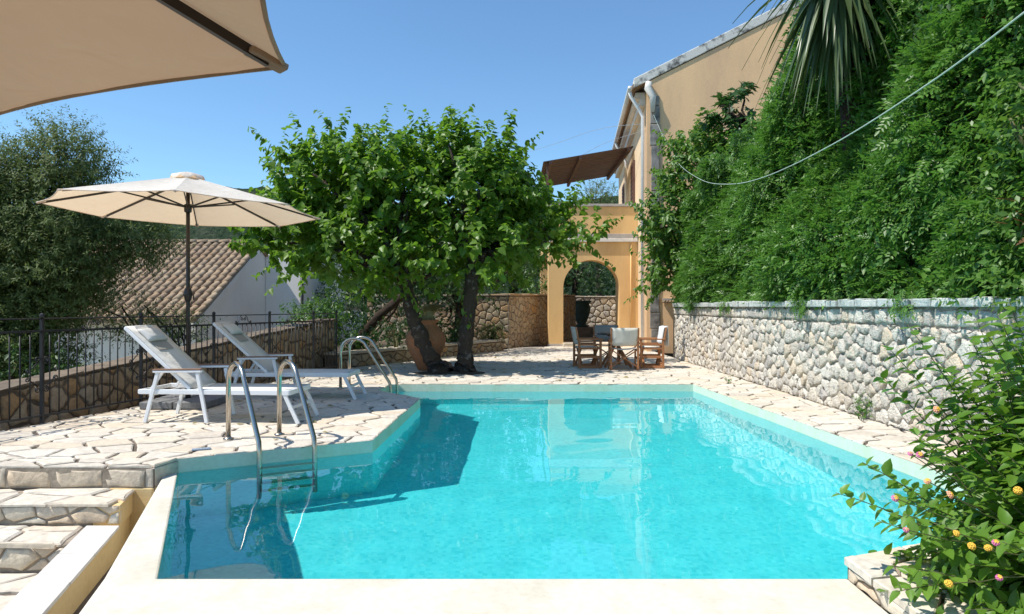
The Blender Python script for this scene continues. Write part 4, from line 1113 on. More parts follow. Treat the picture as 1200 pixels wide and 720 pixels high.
# ================================================================== terracotta jar with dry grass
jr = empty('terracotta_jar', (-1.78, 14.1, 0)); tag(jr, 'big terracotta jar behind the leaning trunk, holding pale grass', 'jar')
MB().lathe([(.001, .003), (.15, .003), (.17, .02), (.22, .14), (.32, .34), (.40, .52), (.415, .62), (.39, .74), (.30, .86), (.225, .92), (.21, .96), (.26, 1.0), (.275, 1.02), (.26, 1.04), (.20, 1.03), (.18, .95)], 32, (-1.78, 14.1, 0)).build('jar_body', M['terracotta'], jr, True)
V = []; F = []
rg = np.random.default_rng(12)
for k in range(520):
    a = rg.uniform(-.9, 1.5); r0 = rg.uniform(0, .12); p = Vector((-1.78 + r0 * math.cos(k), 14.1 + r0 * math.sin(k), .98)); l = rg.uniform(.45, .75)
    dr = Vector((math.cos(a) * rg.uniform(.4, 1.0), -abs(math.sin(a)) * .6 * rg.uniform(-.4, 1), 0)); wv = .010
    for t in range(5):
        s_ = t / 4; q = p + dr * (l * s_ * s_ * .9) + Vector((0, 0, l * (1.25 * s_ - .75 * s_ * s_)))
        V += [(q.x - wv * (1 - s_ * .8), q.y, q.z), (q.x + wv * (1 - s_ * .8), q.y + .003, q.z)]
    b = len(V) - 10
    F += [(b + 2 * t, b + 2 * t + 1, b + 2 * t + 3, b + 2 * t + 2) for t in range(4)]
link('grass_tuft', fastmesh('grass_tuft', V, F), M['drygrass'], jr)

# ================================================================== vegetation
def unit(a): return a / np.maximum(np.linalg.norm(a, axis=-1, keepdims=True), 1e-9)
def scatter(T, TF, Pp, D, Nn, S):
    D = unit(D); side = unit(np.cross(D, Nn)); Nn = np.cross(side, D)
    S = np.asarray(S)[:, None, None]
    V = Pp[:, None, :] + S * (T[None, :, 0:1] * side[:, None, :] + T[None, :, 1:2] * D[:, None, :] + T[None, :, 2:3] * Nn[:, None, :])
    n, k = len(Pp), len(T)
    F = TF[None, :, :] + (np.arange(n) * k)[:, None, None]
    return V.reshape(-1, 3), F.reshape(-1, 3)
HEART = np.array([(0, 0, 0), (-.26, -.09, .05), (-.47, .22, .13), (-.30, .66, .06), (0, 1.05, -.16), (.30, .66, .06), (.47, .22, .13), (.26, -.09, .05)])
HEART_F = np.array([(0, 2, 1), (0, 3, 2), (0, 4, 3), (0, 5, 4), (0, 6, 5), (0, 7, 6)])
OVAL = np.array([(0, 0, 0), (-.24, .38, .06), (0, 1, -.06), (.24, .38, .06)]); OVAL_F = np.array([(0, 2, 1), (0, 3, 2)])
LANCE = np.array([(0, 0, 0), (-.15, .42, .02), (0, 1, -.03), (.15, .42, .02)])
def pinnate():
    V = []; F = []
    def lf(x, y, ang, l):
        b = len(V); c, s_ = math.cos(ang), math.sin(ang)
        for q in OVAL * l:
            V.append((x + c * q[0] - s_ * q[1], y + s_ * q[0] + c * q[1], q[2] - .12 * y * y)); 
        F.extend([(b, b + 2, b + 1), (b, b + 3, b + 2)])
    for k in range(4):
        y = .12 + .2 * k; l = .36 - .03 * k
        lf(.01, y, -1.0, l); lf(-.01, y, 1.0, l)
    lf(0, .85, 0, .42)
    return np.array(V), np.array(F)
PIN, PIN_F = pinnate()

def shoots(ells, n, per, Lr, size, seed, up=.6, outw=.7, droop=.6, rmin=.45, spread=.5, zmin=None):
    """leafy shoots through a set of ellipsoids -> leaf positions, axes, normals, sizes"""
    rg = np.random.default_rng(seed)
    vol = np.array([e[1][0] * e[1][1] * e[1][2] for e in ells]) ** .75; ei = rg.choice(len(ells), n, p=vol / vol.sum())
    C = np.array([e[0] for e in ells])[ei]; A = np.array([e[1] for e in ells])[ei]
    u = unit(rg.normal(size=(n, 3))); r = rmin + (1 - rmin) * rg.uniform(0, 1, n) ** .6
    base = C + u * r[:, None] * A
    out = unit(u / A)
    d = unit(out * outw + np.array([0, 0, up]) + rg.normal(size=(n, 3)) * spread)
    Ln = rg.uniform(Lr[0], Lr[1], n)
    t = (np.arange(per) + .6) / per
    Pp = base[:, None, :] + d[:, None, :] * (Ln[:, None] * t)[:, :, None]
    Pp[:, :, 2] -= .25 * (Ln[:, None] * t) ** 2 * droop
    ref = unit(rg.normal(size=(n, 3))); s1 = unit(np.cross(d, ref)); s2 = np.cross(d, s1)
    ph = np.arange(per) * 2.4
    side = s1[:, None, :] * np.cos(ph)[None, :, None] + s2[:, None, :] * np.sin(ph)[None, :, None]
    D = side * .75 + d[:, None, :] * .35 + np.array([0, 0, -droop]) + rg.normal(size=side.shape) * .25
    Nn = np.array([0, 0, .8]) + out[:, None, :] * .5 + rg.normal(size=side.shape) * .35
    S = size * rg.uniform(.5, 1.25, (n, per)) * (1.05 - .35 * t[None, :])
    Pp = Pp.reshape(-1, 3); D = D.reshape(-1, 3); Nn = Nn.reshape(-1, 3); S = S.reshape(-1)
    if zmin is not None:
        k = Pp[:, 2] > zmin; Pp, D, Nn, S = Pp[k], D[k], Nn[k], S[k]
    return Pp, D, Nn, S, base

def limbs(trunk, r0, ends, seed, rend=.012, mat=None, n=8):
    rg = np.random.default_rng(seed); m = MB()
    top = Vector(trunk[-1])
    for e in ends:
        e = Vector(e); st_ = top.lerp(Vector(trunk[-2]), rg.uniform(0, .8)); pts = [st_]; k = 5
        for i in range(1, k + 1):
            t = i / k; p = st_.lerp(e, t); p.z += .22 * math.sin(math.pi * t) * (1 if rg.uniform() > .3 else -.5); p += Vector(rg.normal(0, .05, 3)) * (1 - t * .5); pts.append(p)
        m.tube(pts, [r0 * (1 - .9 * i / k) + rend for i in range(k + 1)], 6)
    return m

def tree(name, label, trunk, radii, ells, n, per, Lr, size, seed, leafm, barkm, T=OVAL, TF=OVAL_F, cat='tree', group=None, nl=14, parts=('trunk', 'crown'), lr=.05, **kw):
    base = Vector(trunk[0]); e = empty(name, base); tag(e, label, cat, group)
    Pp, D, Nn, S, b = shoots(ells, n, per, Lr, size, seed, **kw)
    V, F = scatter(T, TF, Pp, D, Nn, S)
    tr = MB(); tr.tube(trunk, radii, 16)
    if max(radii) > .1:
        for i, (x, y, z) in enumerate(tr.v):
            c_ = min((Vector(q) for q in trunk), key=lambda q: (q - Vector((x, y, z))).length_squared)
            k_ = 1 + .10 * math.sin(5 * z + 3 * math.atan2(y - c_.y, x - c_.x) + seed) + .07 * math.sin(11 * z - 5 * math.atan2(y - c_.y, x - c_.x)) + .05 * math.sin(23 * z + 40 * x)
            tr.v[i] = (c_.x + (x - c_.x) * k_, c_.y + (y - c_.y) * k_, z)
    to = tr.build(parts[0], barkm, e, True)
    if nl:
        lm = limbs(trunk, lr, [tuple(x) for x in b[:nl]], seed); lm.build('branches', barkm, e, True)
    link(parts[1], fastmesh(parts[1], V, F), leafm, e)
    return e

def rough_trunk(pts, radii, seed, sub=7):
    """resample a trunk line with knots and wobble"""
    rg = np.random.default_rng(seed); P_, R_ = [], []
    for i in range(len(pts) - 1):
        for k in range(sub):
            t = k / sub; p = Vector(pts[i]).lerp(Vector(pts[i + 1]), t); r = radii[i] + (radii[i + 1] - radii[i]) * t
            if P_: p += Vector((rg.normal(0, .012), rg.normal(0, .012), 0)); r *= rg.uniform(.9, 1.12)
            P_.append(p); R_.append(r)
    P_.append(Vector(pts[-1])); R_.append(radii[-1]); return P_, R_

# --- the two mulberries
for lab, pts, rad_, ells, seed, n in (
    ('left of the two leafy mulberry trees, its dark trunk leaning over the jar', [(-1.40, 13.45, -.02), (-1.50, 13.45, .12), (-1.69, 13.45, .46), (-1.90, 13.45, .97), (-2.06, 13.5, 1.5), (-2.15, 13.5, 2.1)], [.27, .165, .14, .135, .135, .12],
     [((-3.55, 14.2, 3.4), (1.15, 1.3, 1.1)), ((-2.4, 14.2, 3.6), (1.2, 1.4, 1.0)), ((-4.35, 14.0, 2.75), (.7, 1.0, .75)), ((-2.8, 13.3, 2.25), (1.6, .8, .45)), ((-3.4, 14.2, 4.3), (1.3, 1.0, .35)), ((-4.9, 13.6, 2.5), (.3, .4, .2)), ((-4.5, 14.2, 3.7), (.5, .7, .6))], 101, 640),
    ('right of the two leafy mulberry trees, with an upright dark trunk', [(-.97, 13.5, -.02), (-.95, 13.5, .15), (-.90, 13.5, .46), (-.88, 13.5, .97), (-.81, 13.5, 1.6), (-.75, 13.5, 2.2)], [.24, .17, .14, .135, .135, .115],
     [((-.95, 14.2, 3.6), (1.2, 1.4, .95)), ((-.35, 14.5, 3.3), (.8, 1.1, .9)), ((.55, 16.1, 3.2), (.75, .5, .8)), ((-.7, 13.3, 2.3), (1.3, .8, .45)), ((-1.0, 14.2, 4.35), (1.3, 1.0, .35)), ((1.45, 15.9, 3.0), (.75, .4, .28)), ((.9, 16.2, 3.7), (.4, .4, .4)), ((-.1, 14.4, 2.4), (.6, .6, .4))], 102, 590)):
    P_, R_ = rough_trunk(pts, rad_, seed)
    tree('mulberry_tree', lab, P_, R_, ells, n, 17, (.50, 1.05), .165, seed, M['mull'], M['bark'], HEART, HEART_F, nl=20, lr=.065, up=.75, outw=.75, droop=.5, rmin=.30, group=None)

m = MB(); m.lathe([(.001, .035), (.2, .04), (.38, .022), (.52, .004), (.56, -.01)], 20, (-1.18, 13.48, 0))
for i, (x, y, z) in enumerate(m.v): m.v[i] = (-1.18 + (x + 1.18) * (1.35 + .12 * math.sin(5 * y + 9 * x)), 13.48 + (y - 13.48) * (.75 + .1 * math.sin(7 * x)), z)
tag(m.build('soil_patch', M['soil'], smooth=True), kind='structure')

rg = np.random.default_rng(404); n = 90
Pp = np.stack([rg.uniform(-3.2, 2.6, n), rg.uniform(12.0, 18, n), np.full(n, .008)], -1)
Pp[:12] = np.stack([rg.uniform(-3.8, -1.6, 12), rg.uniform(6.6, 9.5, 12), np.full(12, .008)], -1)
V, F = scatter(HEART, HEART_F, Pp, np.concatenate([rg.normal(size=(n, 2)), np.zeros((n, 1))], 1), np.array([0, 0, 1.0]) + rg.normal(size=(n, 3)) * .12, rg.uniform(.05, .1, n))
V[:, 2] = np.maximum(V[:, 2], .004)
tag(link('fallen_leaves', fastmesh('fallen_leaves', V, F), M['drygrass']), 'dry fallen leaves scattered over the paving under the trees', 'leaves', kind='stuff')

# --- olive and shrubs beyond the fence
P_, R_ = rough_trunk([(-8.5, 12.2, -1.76), (-8.4, 12.1, -.6), (-8.3, 12, .6), (-8.2, 12, 1.6)], [.32, .24, .22, .15], 7)
tree('olive_tree', 'grey-green olive tree behind the iron fence', P_, R_,
     [((-8.8, 12, 2.4), (1.8, 1.6, 1.6)), ((-7.75, 11.7, 1.9), (.8, 1.0, .9)), ((-7.95, 12.1, 3.7), (.75, .8, .85)), ((-9.8, 11.2, 1.0), (1.8, 1.5, 1.8)), ((-8.3, 11.4, .5), (1.0, 1.1, 1.0)), ((-9.3, 11.6, 3.2), (1.1, 1.0, 1.0)), ((-6.9, 12.4, 2.55), (.65, .7, .5))],
     11500, 22, (.30, .60), .095, 201, M['olivel'], M['brownbark'], LANCE, OVAL_F, nl=26, up=.35, outw=.75, droop=.35, rmin=.12, spread=.6)
tree('olive_sapling', 'sparse young olive in front of the clay tile roof', [(-6.0, 13.4, -1.76), (-6.1, 13.4, -.8), (-6.2, 13.4, 0)], [.07, .06, .04],
     [((-6.75, 13.4, .8), (.75, .6, .45)), ((-7.5, 13.2, 1.1), (.6, .5, .5))], 260, 18, (.3, .6), .085, 203, M['olivel'], M['brownbark'], LANCE, OVAL_F, nl=12, lr=.02, up=.4, droop=.35, rmin=.1, spread=.6)
tree('dark_shrub', 'dark shrub in the shade under the olive tree', [(-7.6, 10.2, -1.76), (-7.6, 10.2, -.9)], [.1, .06],
     [((-7.5, 10.2, -.5), (1.5, 1.0, 1.15)), ((-6.6, 10.8, -.6), (1.0, 1.0, .9))], 520, 14, (.2, .45), .10, 205, M['darkl'], M['brownbark'], nl=10, cat='shrub', parts=('stem', 'foliage'), rmin=.3)
tree('green_bush', 'bright green bush at the end of the iron fence', [(-4.45, 15.7, -1.76), (-4.4, 15.7, -.3), (-4.4, 15.7, .4)], [.06, .05, .03],
     [((-4.4, 15.75, .8), (.75, .7, .6)), ((-4.75, 16.2, 1.0), (.7, .6, .6)), ((-4.2, 15.6, .4), (.5, .5, .4))], 330, 13, (.15, .35), .10, 207, M['lightl'], M['brownbark'], nl=8, lr=.02, cat='bush', parts=('stem', 'foliage'), rmin=.3)

# --- garden trees behind the bed
P_, R_ = rough_trunk([Q(414, 412, 16.6), Q(425, 392, 16.6), Q(443, 372, 16.7), Q(470, 348, 16.9), Q(490, 322, 17.2)], [.13, .115, .105, .09, .06], 9)
P_[0].z = .15
tree('leaning_tree', 'dark garden tree with a leaning brown trunk behind the low bed wall', P_, R_,
     [((-3.4, 18.6, 2.2), (1.6, 1.2, 1.3)), ((-2.0, 18.4, 2.5), (1.4, 1.0, 1.1)), ((-3.9, 17.6, 1.3), (1.0, .9, .9))], 620, 14, (.3, .6), .12, 211, M['darkl'], M['brownbark'], nl=16, lr=.05, rmin=.25)
tree('garden_tree', 'dark leafy tree in front of the shaded stone wall', [(-1.6, 19.8, .18), (-1.55, 19.8, .9), (-1.5, 19.9, 1.7)], [.14, .11, .09],
     [((-1.4, 20.0, 2.4), (1.7, 1.2, 1.2)), ((-.2, 20.3, 2.7), (1.1, .9, .8)), ((-2.2, 19.6, 1.2), (.9, .7, .9))], 560, 14, (.3, .6), .12, 213, M['darkl'], M['brownbark'], nl=14, lr=.05, rmin=.25)
tree('garden_tree', 'green tree rising above the wall just left of the arch', [(.0, 25.2, 1.18), (.0, 25.2, 1.9), (.1, 25.3, 2.6)], [.13, .11, .08],
     [((.0, 25.2, 2.9), (1.6, 1.2, 1.3)), ((-1.9, 25, 3.1), (1.5, 1.1, 1.4)), ((.75, 24.6, 2.0), (.9, .7, .6))], 560, 14, (.3, .6), .14, 215, M['lightl'], M['brownbark'], nl=12, rmin=.25)
tree('garden_tree', 'tall dark tree standing behind the two mulberries', [(-4.2, 26, -1.76), (-4.2, 26, .5), (-4.1, 26, 2.2)], [.22, .18, .13],
     [((-4.0, 26, 3.0), (2.4, 1.6, 1.9)), ((-6.0, 25.5, 1.6), (1.5, 1.3, 1.5))], 640, 14, (.35, .7), .15, 217, M['darkl'], M['brownbark'], nl=12, rmin=.3)
tree('garden_tree', 'dark tree seen through the arch above the courtyard wall', [(3.2, 34.5, 1.28), (3.2, 34.5, 2.2), (3.3, 34.5, 3.0)], [.2, .16, .12],
     [((3.0, 34.2, 3.4), (2.6, 1.4, 1.9)), ((1.6, 33.6, 2.6), (1.4, .9, 1.0)), ((4.6, 33.6, 2.5), (1.4, .9, .9))], 620, 14, (.35, .7), .16, 219, M['darkl'], M['brownbark'], nl=12, rmin=.3)
P_, R_ = rough_trunk([(5.6, 44, -1.76), (5.6, 44, 3), (5.6, 44, 6.5)], [.3, .22, .14], 3)
tree('far_olive', 'grey-green tree showing between the parapet and the pergola', P_, R_, [((5.6, 44, 8.0), (1.4, 1.2, 1.5)), ((4.6, 44, 7.4), (1.0, .9, 1.0))], 420, 16, (.3, .6), .13, 221, M['olivel'], M['brownbark'], LANCE * 1.4, OVAL_F, nl=14, rmin=.2)
tree('lavender_bush', 'rounded grey-green bush on the bed wall beside the right trunk', [(-.66, 20.25, .18), (-.66, 20.25, .35)], [.04, .03],
     [((-.66, 20.2, .55), (.5, .3, .26))], 240, 10, (.1, .24), .06, 223, M['olivel'], M['brownbark'], LANCE * 1.2, OVAL_F, nl=6, lr=.01, cat='bush', parts=('stem', 'foliage'), rmin=.2)
for i, (x, y, s_) in enumerate(((-3.35, 15.6, .34), (-2.75, 16.2, .42), (-2.3, 17.3, .3), (-1.5, 18.6, .28))):
    tree('bed_plant', ['small leafy plant behind the low wall near the fence end', 'small leafy plant in the bed left of the jar', 'bushy plant in the bed behind the jar', 'bushy plant in the bed between the two trunks'][i], [(x, y, .18), (x, y, .3)], [.015, .01], [((x, y, .2 + s_), (s_ * 1.3, s_, s_))], 70, 9, (.1, .2), .09, 230 + i, M['darkl' if i % 2 else 'lightl'], M['stem'], nl=4, lr=.008, cat='plant', parts=('stem', 'foliage'), rmin=.1)

# --- hedge over the rubble wall
def lump(y, z):
    return (.62 * np.sin(1.25 * y + .5 + .9 * np.sin(1.3 * z)) + .55 * np.sin(1.9 * z + 1.1 * y + .8 * np.sin(1.7 * y)) + .22 * np.sin(4.1 * y - 2.7 * z) + .16 * np.sin(6.5 * z + 3.1 * y + 1.0) + .12 * np.sin(9 * y + 5 * z))
HT_Y = [2.5, 8.4, 10.2, 11.2, 12.2, 12.9, 13.6, 15.0, 16.4, 17.5]; HT_Z = [6.6, 5.9, 5.6, 5.7, 5.5, 5.3, 5.1, 4.7, 4.0, 3.2]
def hx_(y, z): return 4.33 - .26 * lump(y, z) * np.clip((z - 1.25) / .7, .12, 1) + .10 * (z - 1.4) - .16 * np.exp(-((z - 2.3) / .8) ** 2)
he = empty('vine_hedge', (4.6, 10.5, 1.25)); tag(he, 'huge green vine hedge spilling over the top of the rubble wall', 'hedge')
ny_, nz_ = 90, 36; V = []
for i in range(ny_):
    y = 2.6 + (17.4 - 2.6) * i / (ny_ - 1); zt = float(np.interp(y, HT_Y, HT_Z)) - .25
    for j in range(nz_):
        z = 1.27 + (zt - 1.27) * j / (nz_ - 1); V.append((float(hx_(y, z)) + .26, y, z))
    V.append((7.5, y, zt - .2))
F = [(i * (nz_ + 1) + j, i * (nz_ + 1) + j + 1, (i + 1) * (nz_ + 1) + j + 1, (i + 1) * (nz_ + 1) + j) for i in range(ny_ - 1) for j in range(nz_)]
MB().add(V, F).build('shade_core', M['core'], he, True)  # solid core added against light leaks, the hedge's inner shade in its colour
rg = np.random.default_rng(303); n = 34000
y = 17.6 - (17.6 - 4.6) * rg.uniform(0, 1, n) ** .9; zt = np.interp(y, HT_Y, HT_Z) + .18 * np.sin(5 * y) + .12 * np.sin(11 * y)
z = 1.36 + (zt - 1.36) * rg.uniform(0, 1, n) ** .95
dep = rg.uniform(-.10, .24, n) * (1 - .2 * rg.uniform(0, 1, n))
x = hx_(y, z) + dep
Pp = np.stack([x, y, z], -1)
grad = np.stack([-np.ones(n), (hx_(y + .05, z) - hx_(y - .05, z)) / .1, (hx_(y, z + .05) - hx_(y, z - .05)) / .1], -1)
D = grad * .65 + np.array([0, -.2, -.32]) + rg.normal(size=(n, 3)) * .5
Nn = grad * .6 + np.array([0, 0, .75]) + rg.normal(size=(n, 3)) * .4
sel = rg.uniform(size=n) < .62
V, F = scatter(PIN, PIN_F, Pp[sel], D[sel], Nn[sel], rg.uniform(.10, .25, sel.sum()))
V2, F2 = [], []
for q in range(3):           # broader single leaves among the sprays
    o2 = Pp[~sel] + rg.normal(size=Pp[~sel].shape) * .06
    a_, b_ = scatter(OVAL * np.array([1.15, 1, 1]), OVAL_F, o2, D[~sel] + rg.normal(size=o2.shape) * .5, Nn[~sel] + rg.normal(size=o2.shape) * .4, rg.uniform(.06, .12, len(o2)))
    F2.append(b_ + sum(len(v) for v in V2)); V2.append(a_)
F = np.concatenate([F] + [f_ + len(V) for f_ in F2]); V = np.concatenate([V] + V2)
link('foliage', fastmesh('foliage', V, F), M['hedgel'], he)
# a fringe hanging over the cap
n = 900; y = rg.uniform(5, 17.4, n); keep = (np.sin(2.1 * y) + .6 * np.sin(5.3 * y + 1)) > .85; y = y[keep]; n = len(y)
Pp = np.stack([rg.uniform(3.99, 4.15, n), y, rg.uniform(1.28, 1.5, n)], -1)
D = np.array([-.3, -.2, -.8]) + rg.normal(size=(n, 3)) * .3; Nn = np.array([-.8, 0, .5]) + rg.normal(size=(n, 3)) * .3
V, F = scatter(PIN, PIN_F, Pp, D, Nn, rg.uniform(.10, .18, n)); link('hanging_fringe', fastmesh('hanging_fringe', V, F), M['hedgel'], he)

# --- leafy shrub and fig in front of the gable
tree('leafy_shrub', 'light green leafy shrub reaching up in front of the peach gable', [(4.9, 18.2, 1.24), (4.85, 18.1, 2.2), (4.8, 18.0, 3.2)], [.12, .10, .07],
     [((4.6, 17.8, 3.4), (1.0, .8, 1.6)), ((4.75, 17.8, 5.1), (.8, .7, 1.0)), ((5.5, 17.3, 5.2), (.6, .6, .8)), ((4.05, 17.7, 3.4), (.65, .6, 1.0)), ((4.2, 17.6, 2.2), (.75, .5, .7)), ((5.5, 17.0, 3.9), (.9, .8, 1.4)), ((5.3, 16.6, 2.6), (.7, .6, .9))], 760, 14, (.35, .8), .16, 241, M['shrubl'], M['brownbark'], HEART * np.array([.8, 1, 1]), HEART_F, nl=18, lr=.04, cat='shrub', parts=('stem', 'foliage'), rmin=.2, up=.5, droop=.45)
FIG = np.array([(0, 0, 0), (-.22, .05, .03), (-.52, .28, .05), (-.22, .42, .05), (-.34, .82, .0), (-.10, .68, .04), (0, 1.08, -.08), (.10, .68, .04), (.34, .82, .0), (.22, .42, .05), (.52, .28, .05), (.22, .05, .03)])
FIG_F = np.array([(0, 2, 1), (0, 3, 2), (0, 4, 3), (0, 5, 4), (0, 6, 5), (0, 7, 6), (0, 8, 7), (0, 9, 8), (0, 10, 9), (0, 11, 10)])
tree('fig_branch', 'dark big-leaved fig branch in front of the peach gable', [(6.3, 16.8, 1.24), (6.1, 16.8, 3.5), (5.8, 16.8, 5.2), (5.55, 16.8, 6.0)], [.1, .08, .06, .035],
     [((5.45, 16.8, 6.0), (.50, .4, .75)), ((5.7, 16.8, 5.2), (.5, .4, .6))], 34, 9, (.3, .55), .27, 245, M['figl'], M['brownbark'], FIG, FIG_F, nl=8, lr=.03, cat='fig', parts=('stem', 'foliage'), rmin=.2, droop=.5)

# --- yucca hanging over the hedge
yc = empty('yucca', (4.75, 9.7, 1.25)); tag(yc, 'spiky yucca crown with long hanging blades above the hedge', 'yucca')
m = MB(); m.tube([(4.95, 9.8, 1.25), (4.9, 9.8, 3.5), (4.42, 9.15, 5.8)], [.16, .14, .13], 10); m.build('trunk', M['brownbark'], yc, True)
rg = np.random.default_rng(55); cc = Vector((4.30, 9.05, 5.85))
for k in range(230):
    az = rg.uniform(0, 2 * math.pi); el = rad(rg.uniform(-75, 70)) if k > 110 else rad(rg.uniform(-85, -30)); Ln = rg.uniform(.9, 1.35)
    h = Vector((math.cos(az), math.sin(az), 0)); d = h * math.cos(el) + Vector((0, 0, math.sin(el))); sd2 = Vector((-h.y, h.x, 0))
    mb = MB(); ns = 6; wv = rg.uniform(.032, .055)
    for i in range(ns + 1):
        t = i / ns; p = d * (.10 + Ln * t) + Vector((0, 0, -(.35 + .25 * math.cos(el)) * Ln * t ** 2.2)); wi = wv * (math.sin(math.pi * (t * .93 + .07)) ** .6) * (1 - t ** 4 * .9)
        mb.v += [tuple(p + sd2 * wi), tuple(p + Vector((0, 0, -.012))), tuple(p - sd2 * wi)]
    for i in range(ns): b = 3 * i; mb.f += [(b, b + 1, b + 4, b + 3), (b + 1, b + 2, b + 5, b + 4)]
    mb.build('blade', M['yuccal'], yc, True, loc=cc + Vector((0, 0, rg.uniform(-.25, .2))))

# --- flowering tree top right and shrub at the wall end
pt = tree('pomegranate_tree', 'dark leafy tree with a few red flowers above the hedge', [(6.0, 7.6, 1.24), (5.9, 7.6, 3.0), (5.7, 7.5, 4.6)], [.12, .1, .07],
     [((5.3, 7.6, 5.0), (.9, 1.2, 1.0)), ((5.1, 6.6, 4.2), (.7, 1.0, .9)), ((5.5, 8.6, 5.8), (.9, 1.0, .9))], 620, 14, (.25, .5), .085, 251, M['darkl'], M['brownbark'], nl=12, rmin=.35, up=.3)
for px, py in ((1152, 22), (1160, 34), (1148, 33), (1165, 18), (1190, 60)):
    p = Q(px, py, 6.2); m = MB()
    for k in range(5):
        a = k * 1.256; m.add([(0, 0, 0), (.016 * math.cos(a - .5), -.008, .016 * math.sin(a - .5)), (.028 * math.cos(a), -.018, .028 * math.sin(a)), (.016 * math.cos(a + .5), -.008, .016 * math.sin(a + .5))], [(0, 1, 2, 3)])
    m.build('flower', M['redflower'], pt, loc=p)
tree('overhanging_shrub', 'glossy shrub with reddish tips hanging over the near wall end', [(4.75, 5.6, 1.24), (4.5, 5.55, 1.9), (4.25, 5.5, 2.4)], [.05, .04, .03],
     [((4.20, 5.55, 2.15), (.24, .5, .55)), ((4.25, 5.5, 2.75), (.25, .5, .45)), ((4.12, 5.4, 1.55), (.22, .4, .28))], 190, 12, (.2, .42), .095, 255, M['shrubl'], M['stem'], LANCE * np.array([1.6, 1, 1]), OVAL_F, nl=14, lr=.012, cat='shrub', parts=('stem', 'foliage'), rmin=.1, up=.2, droop=.4)
rs = empty('red_shoots', Vector((4.12, 5.35, 1.9))); tag(rs, 'reddish brown leaf shoots beside the glossy overhanging shrub', 'shoots')
rg = np.random.default_rng(66); n = 26
Pp = np.array([4.10, 5.35, 2.0]) + rg.normal(size=(n, 3)) * np.array([.04, .08, .07]); D = np.array([-.8, -.2, .1]) + rg.normal(size=(n, 3)) * .4; Nn = np.array([0, -.3, .9]) + rg.normal(size=(n, 3)) * .2
V, F = scatter(LANCE, OVAL_F, Pp, D, Nn, rg.uniform(.12, .2, n)); link('leaves', fastmesh('leaves', V, F), M['redleaf'], rs)
m = MB(); m.tube([(4.4, 5.4, 1.7), (4.12, 5.35, 1.98)], .008, 6); m.build('stem', M['stem'], rs, True)

# --- lantana with flowers on the ledge
la = empty('lantana_bush', (2.75, 3.05, -.012)); tag(la, 'lantana bush with yellow and pink flowers on the stone ledge', 'bush')
rg = np.random.default_rng(91); ST = MB(); LP, LD, LN, LS = [], [], [], []; tips = []
for k in range(620):
    az = rad(rg.uniform(95, 285)) if k < 500 else rad(rg.uniform(-80, 95))
    Ln = rg.uniform(.35, .95); el = rad(rg.uniform(15, 86)); h = Vector((math.cos(az), math.sin(az), 0))
    p0 = Vector((2.58 + rg.uniform(-.25, .45), 2.95 + rg.uniform(-.35, .35), -.03))
    if math.cos(az) < -.8 and el < rad(45): Ln *= .86
    if p0.x > 2.45 and el > rad(50): Ln *= 1.55
    d = h * math.cos(el) + Vector((0, 0, math.sin(el))); pts = []
    bend = h * rg.uniform(-.05, .22); nn = 9
    for i in range(nn + 1):
        t = i / nn; pts.append(p0 + d * (Ln * t) + bend * (t * t) + Vector((0, 0, -.24 * t * t * math.cos(el) - .02)))
    ST.tube(pts, [.007 - .0052 * i / nn for i in range(nn + 1)], 5)
    nodes = int(Ln / .052); s1 = d.cross(Vector((0, 0, 1))).normalized(); s2 = s1.cross(d)
    for j in range(nodes):
        t = .22 + .78 * (j + .5) / nodes; i = min(nn - 1, int(t * nn)); p = pts[i].lerp(pts[i + 1], t * nn - i); a = (j % 2) * 1.57 + rg.uniform(-.3, .3)
        for sg in (-1, 1):
            sd2 = (s1 * math.cos(a) + s2 * math.sin(a)) * sg
            LP.append(p); LD.append(sd2 * .8 + d * .45 + Vector((0, 0, -.25)) + Vector(rg.normal(0, .18, 3))); LN.append(Vector((0, 0, 1)) + d * .2 + Vector(rg.normal(0, .25, 3))); LS.append(rg.uniform(.068, .118) * (1.1 - .42 * t))
    tips.append(pts[-1])
ST.build('stems', M['stem'], la, True)
LAN = np.array([(0, 0, 0), (-.22, .12, .04), (-.33, .36, .09), (-.22, .70, .03), (0, 1.05, -.13), (.22, .70, .03), (.33, .36, .09), (.22, .12, .04)])
LP = np.array([tuple(v) for v in LP]); LD = np.array([tuple(v) for v in LD]); LN = np.array([tuple(v) for v in LN]); LS = np.array(LS)
px = 600 + 800 * LP[:, 0] / LP[:, 1]; infr = (px > 990) & (px < 1200)
score = np.where(infr, LS / LP[:, 1], 0); order = np.argsort(-score); near = order[:300]; rest = order[300:]
V, F = scatter(LAN, HEART_F, LP[rest], LD[rest], LN[rest], LS[rest]); tag(link('leaves', fastmesh('leaves', V, F), M['lantl'], la), kind='stuff')
lm_ = fastmesh('leaf', LAN, HEART_F); lm_.materials.append(M['lantl'])
for i in near:
    D = Vector(LD[i]).normalized(); s_ = D.cross(Vector(LN[i])).normalized(); n_ = s_.cross(D)
    mt = Matrix((s_, D, n_)).transposed().to_4x4(); o = bpy.data.objects.new('leaf', lm_); col.objects.link(o); o.parent = la; o.matrix_parent_inverse = chain(la).inverted()
    o.matrix_basis = Matrix.Translation(Vector(LP[i])) @ mt @ Matrix.Scale(LS[i], 4)
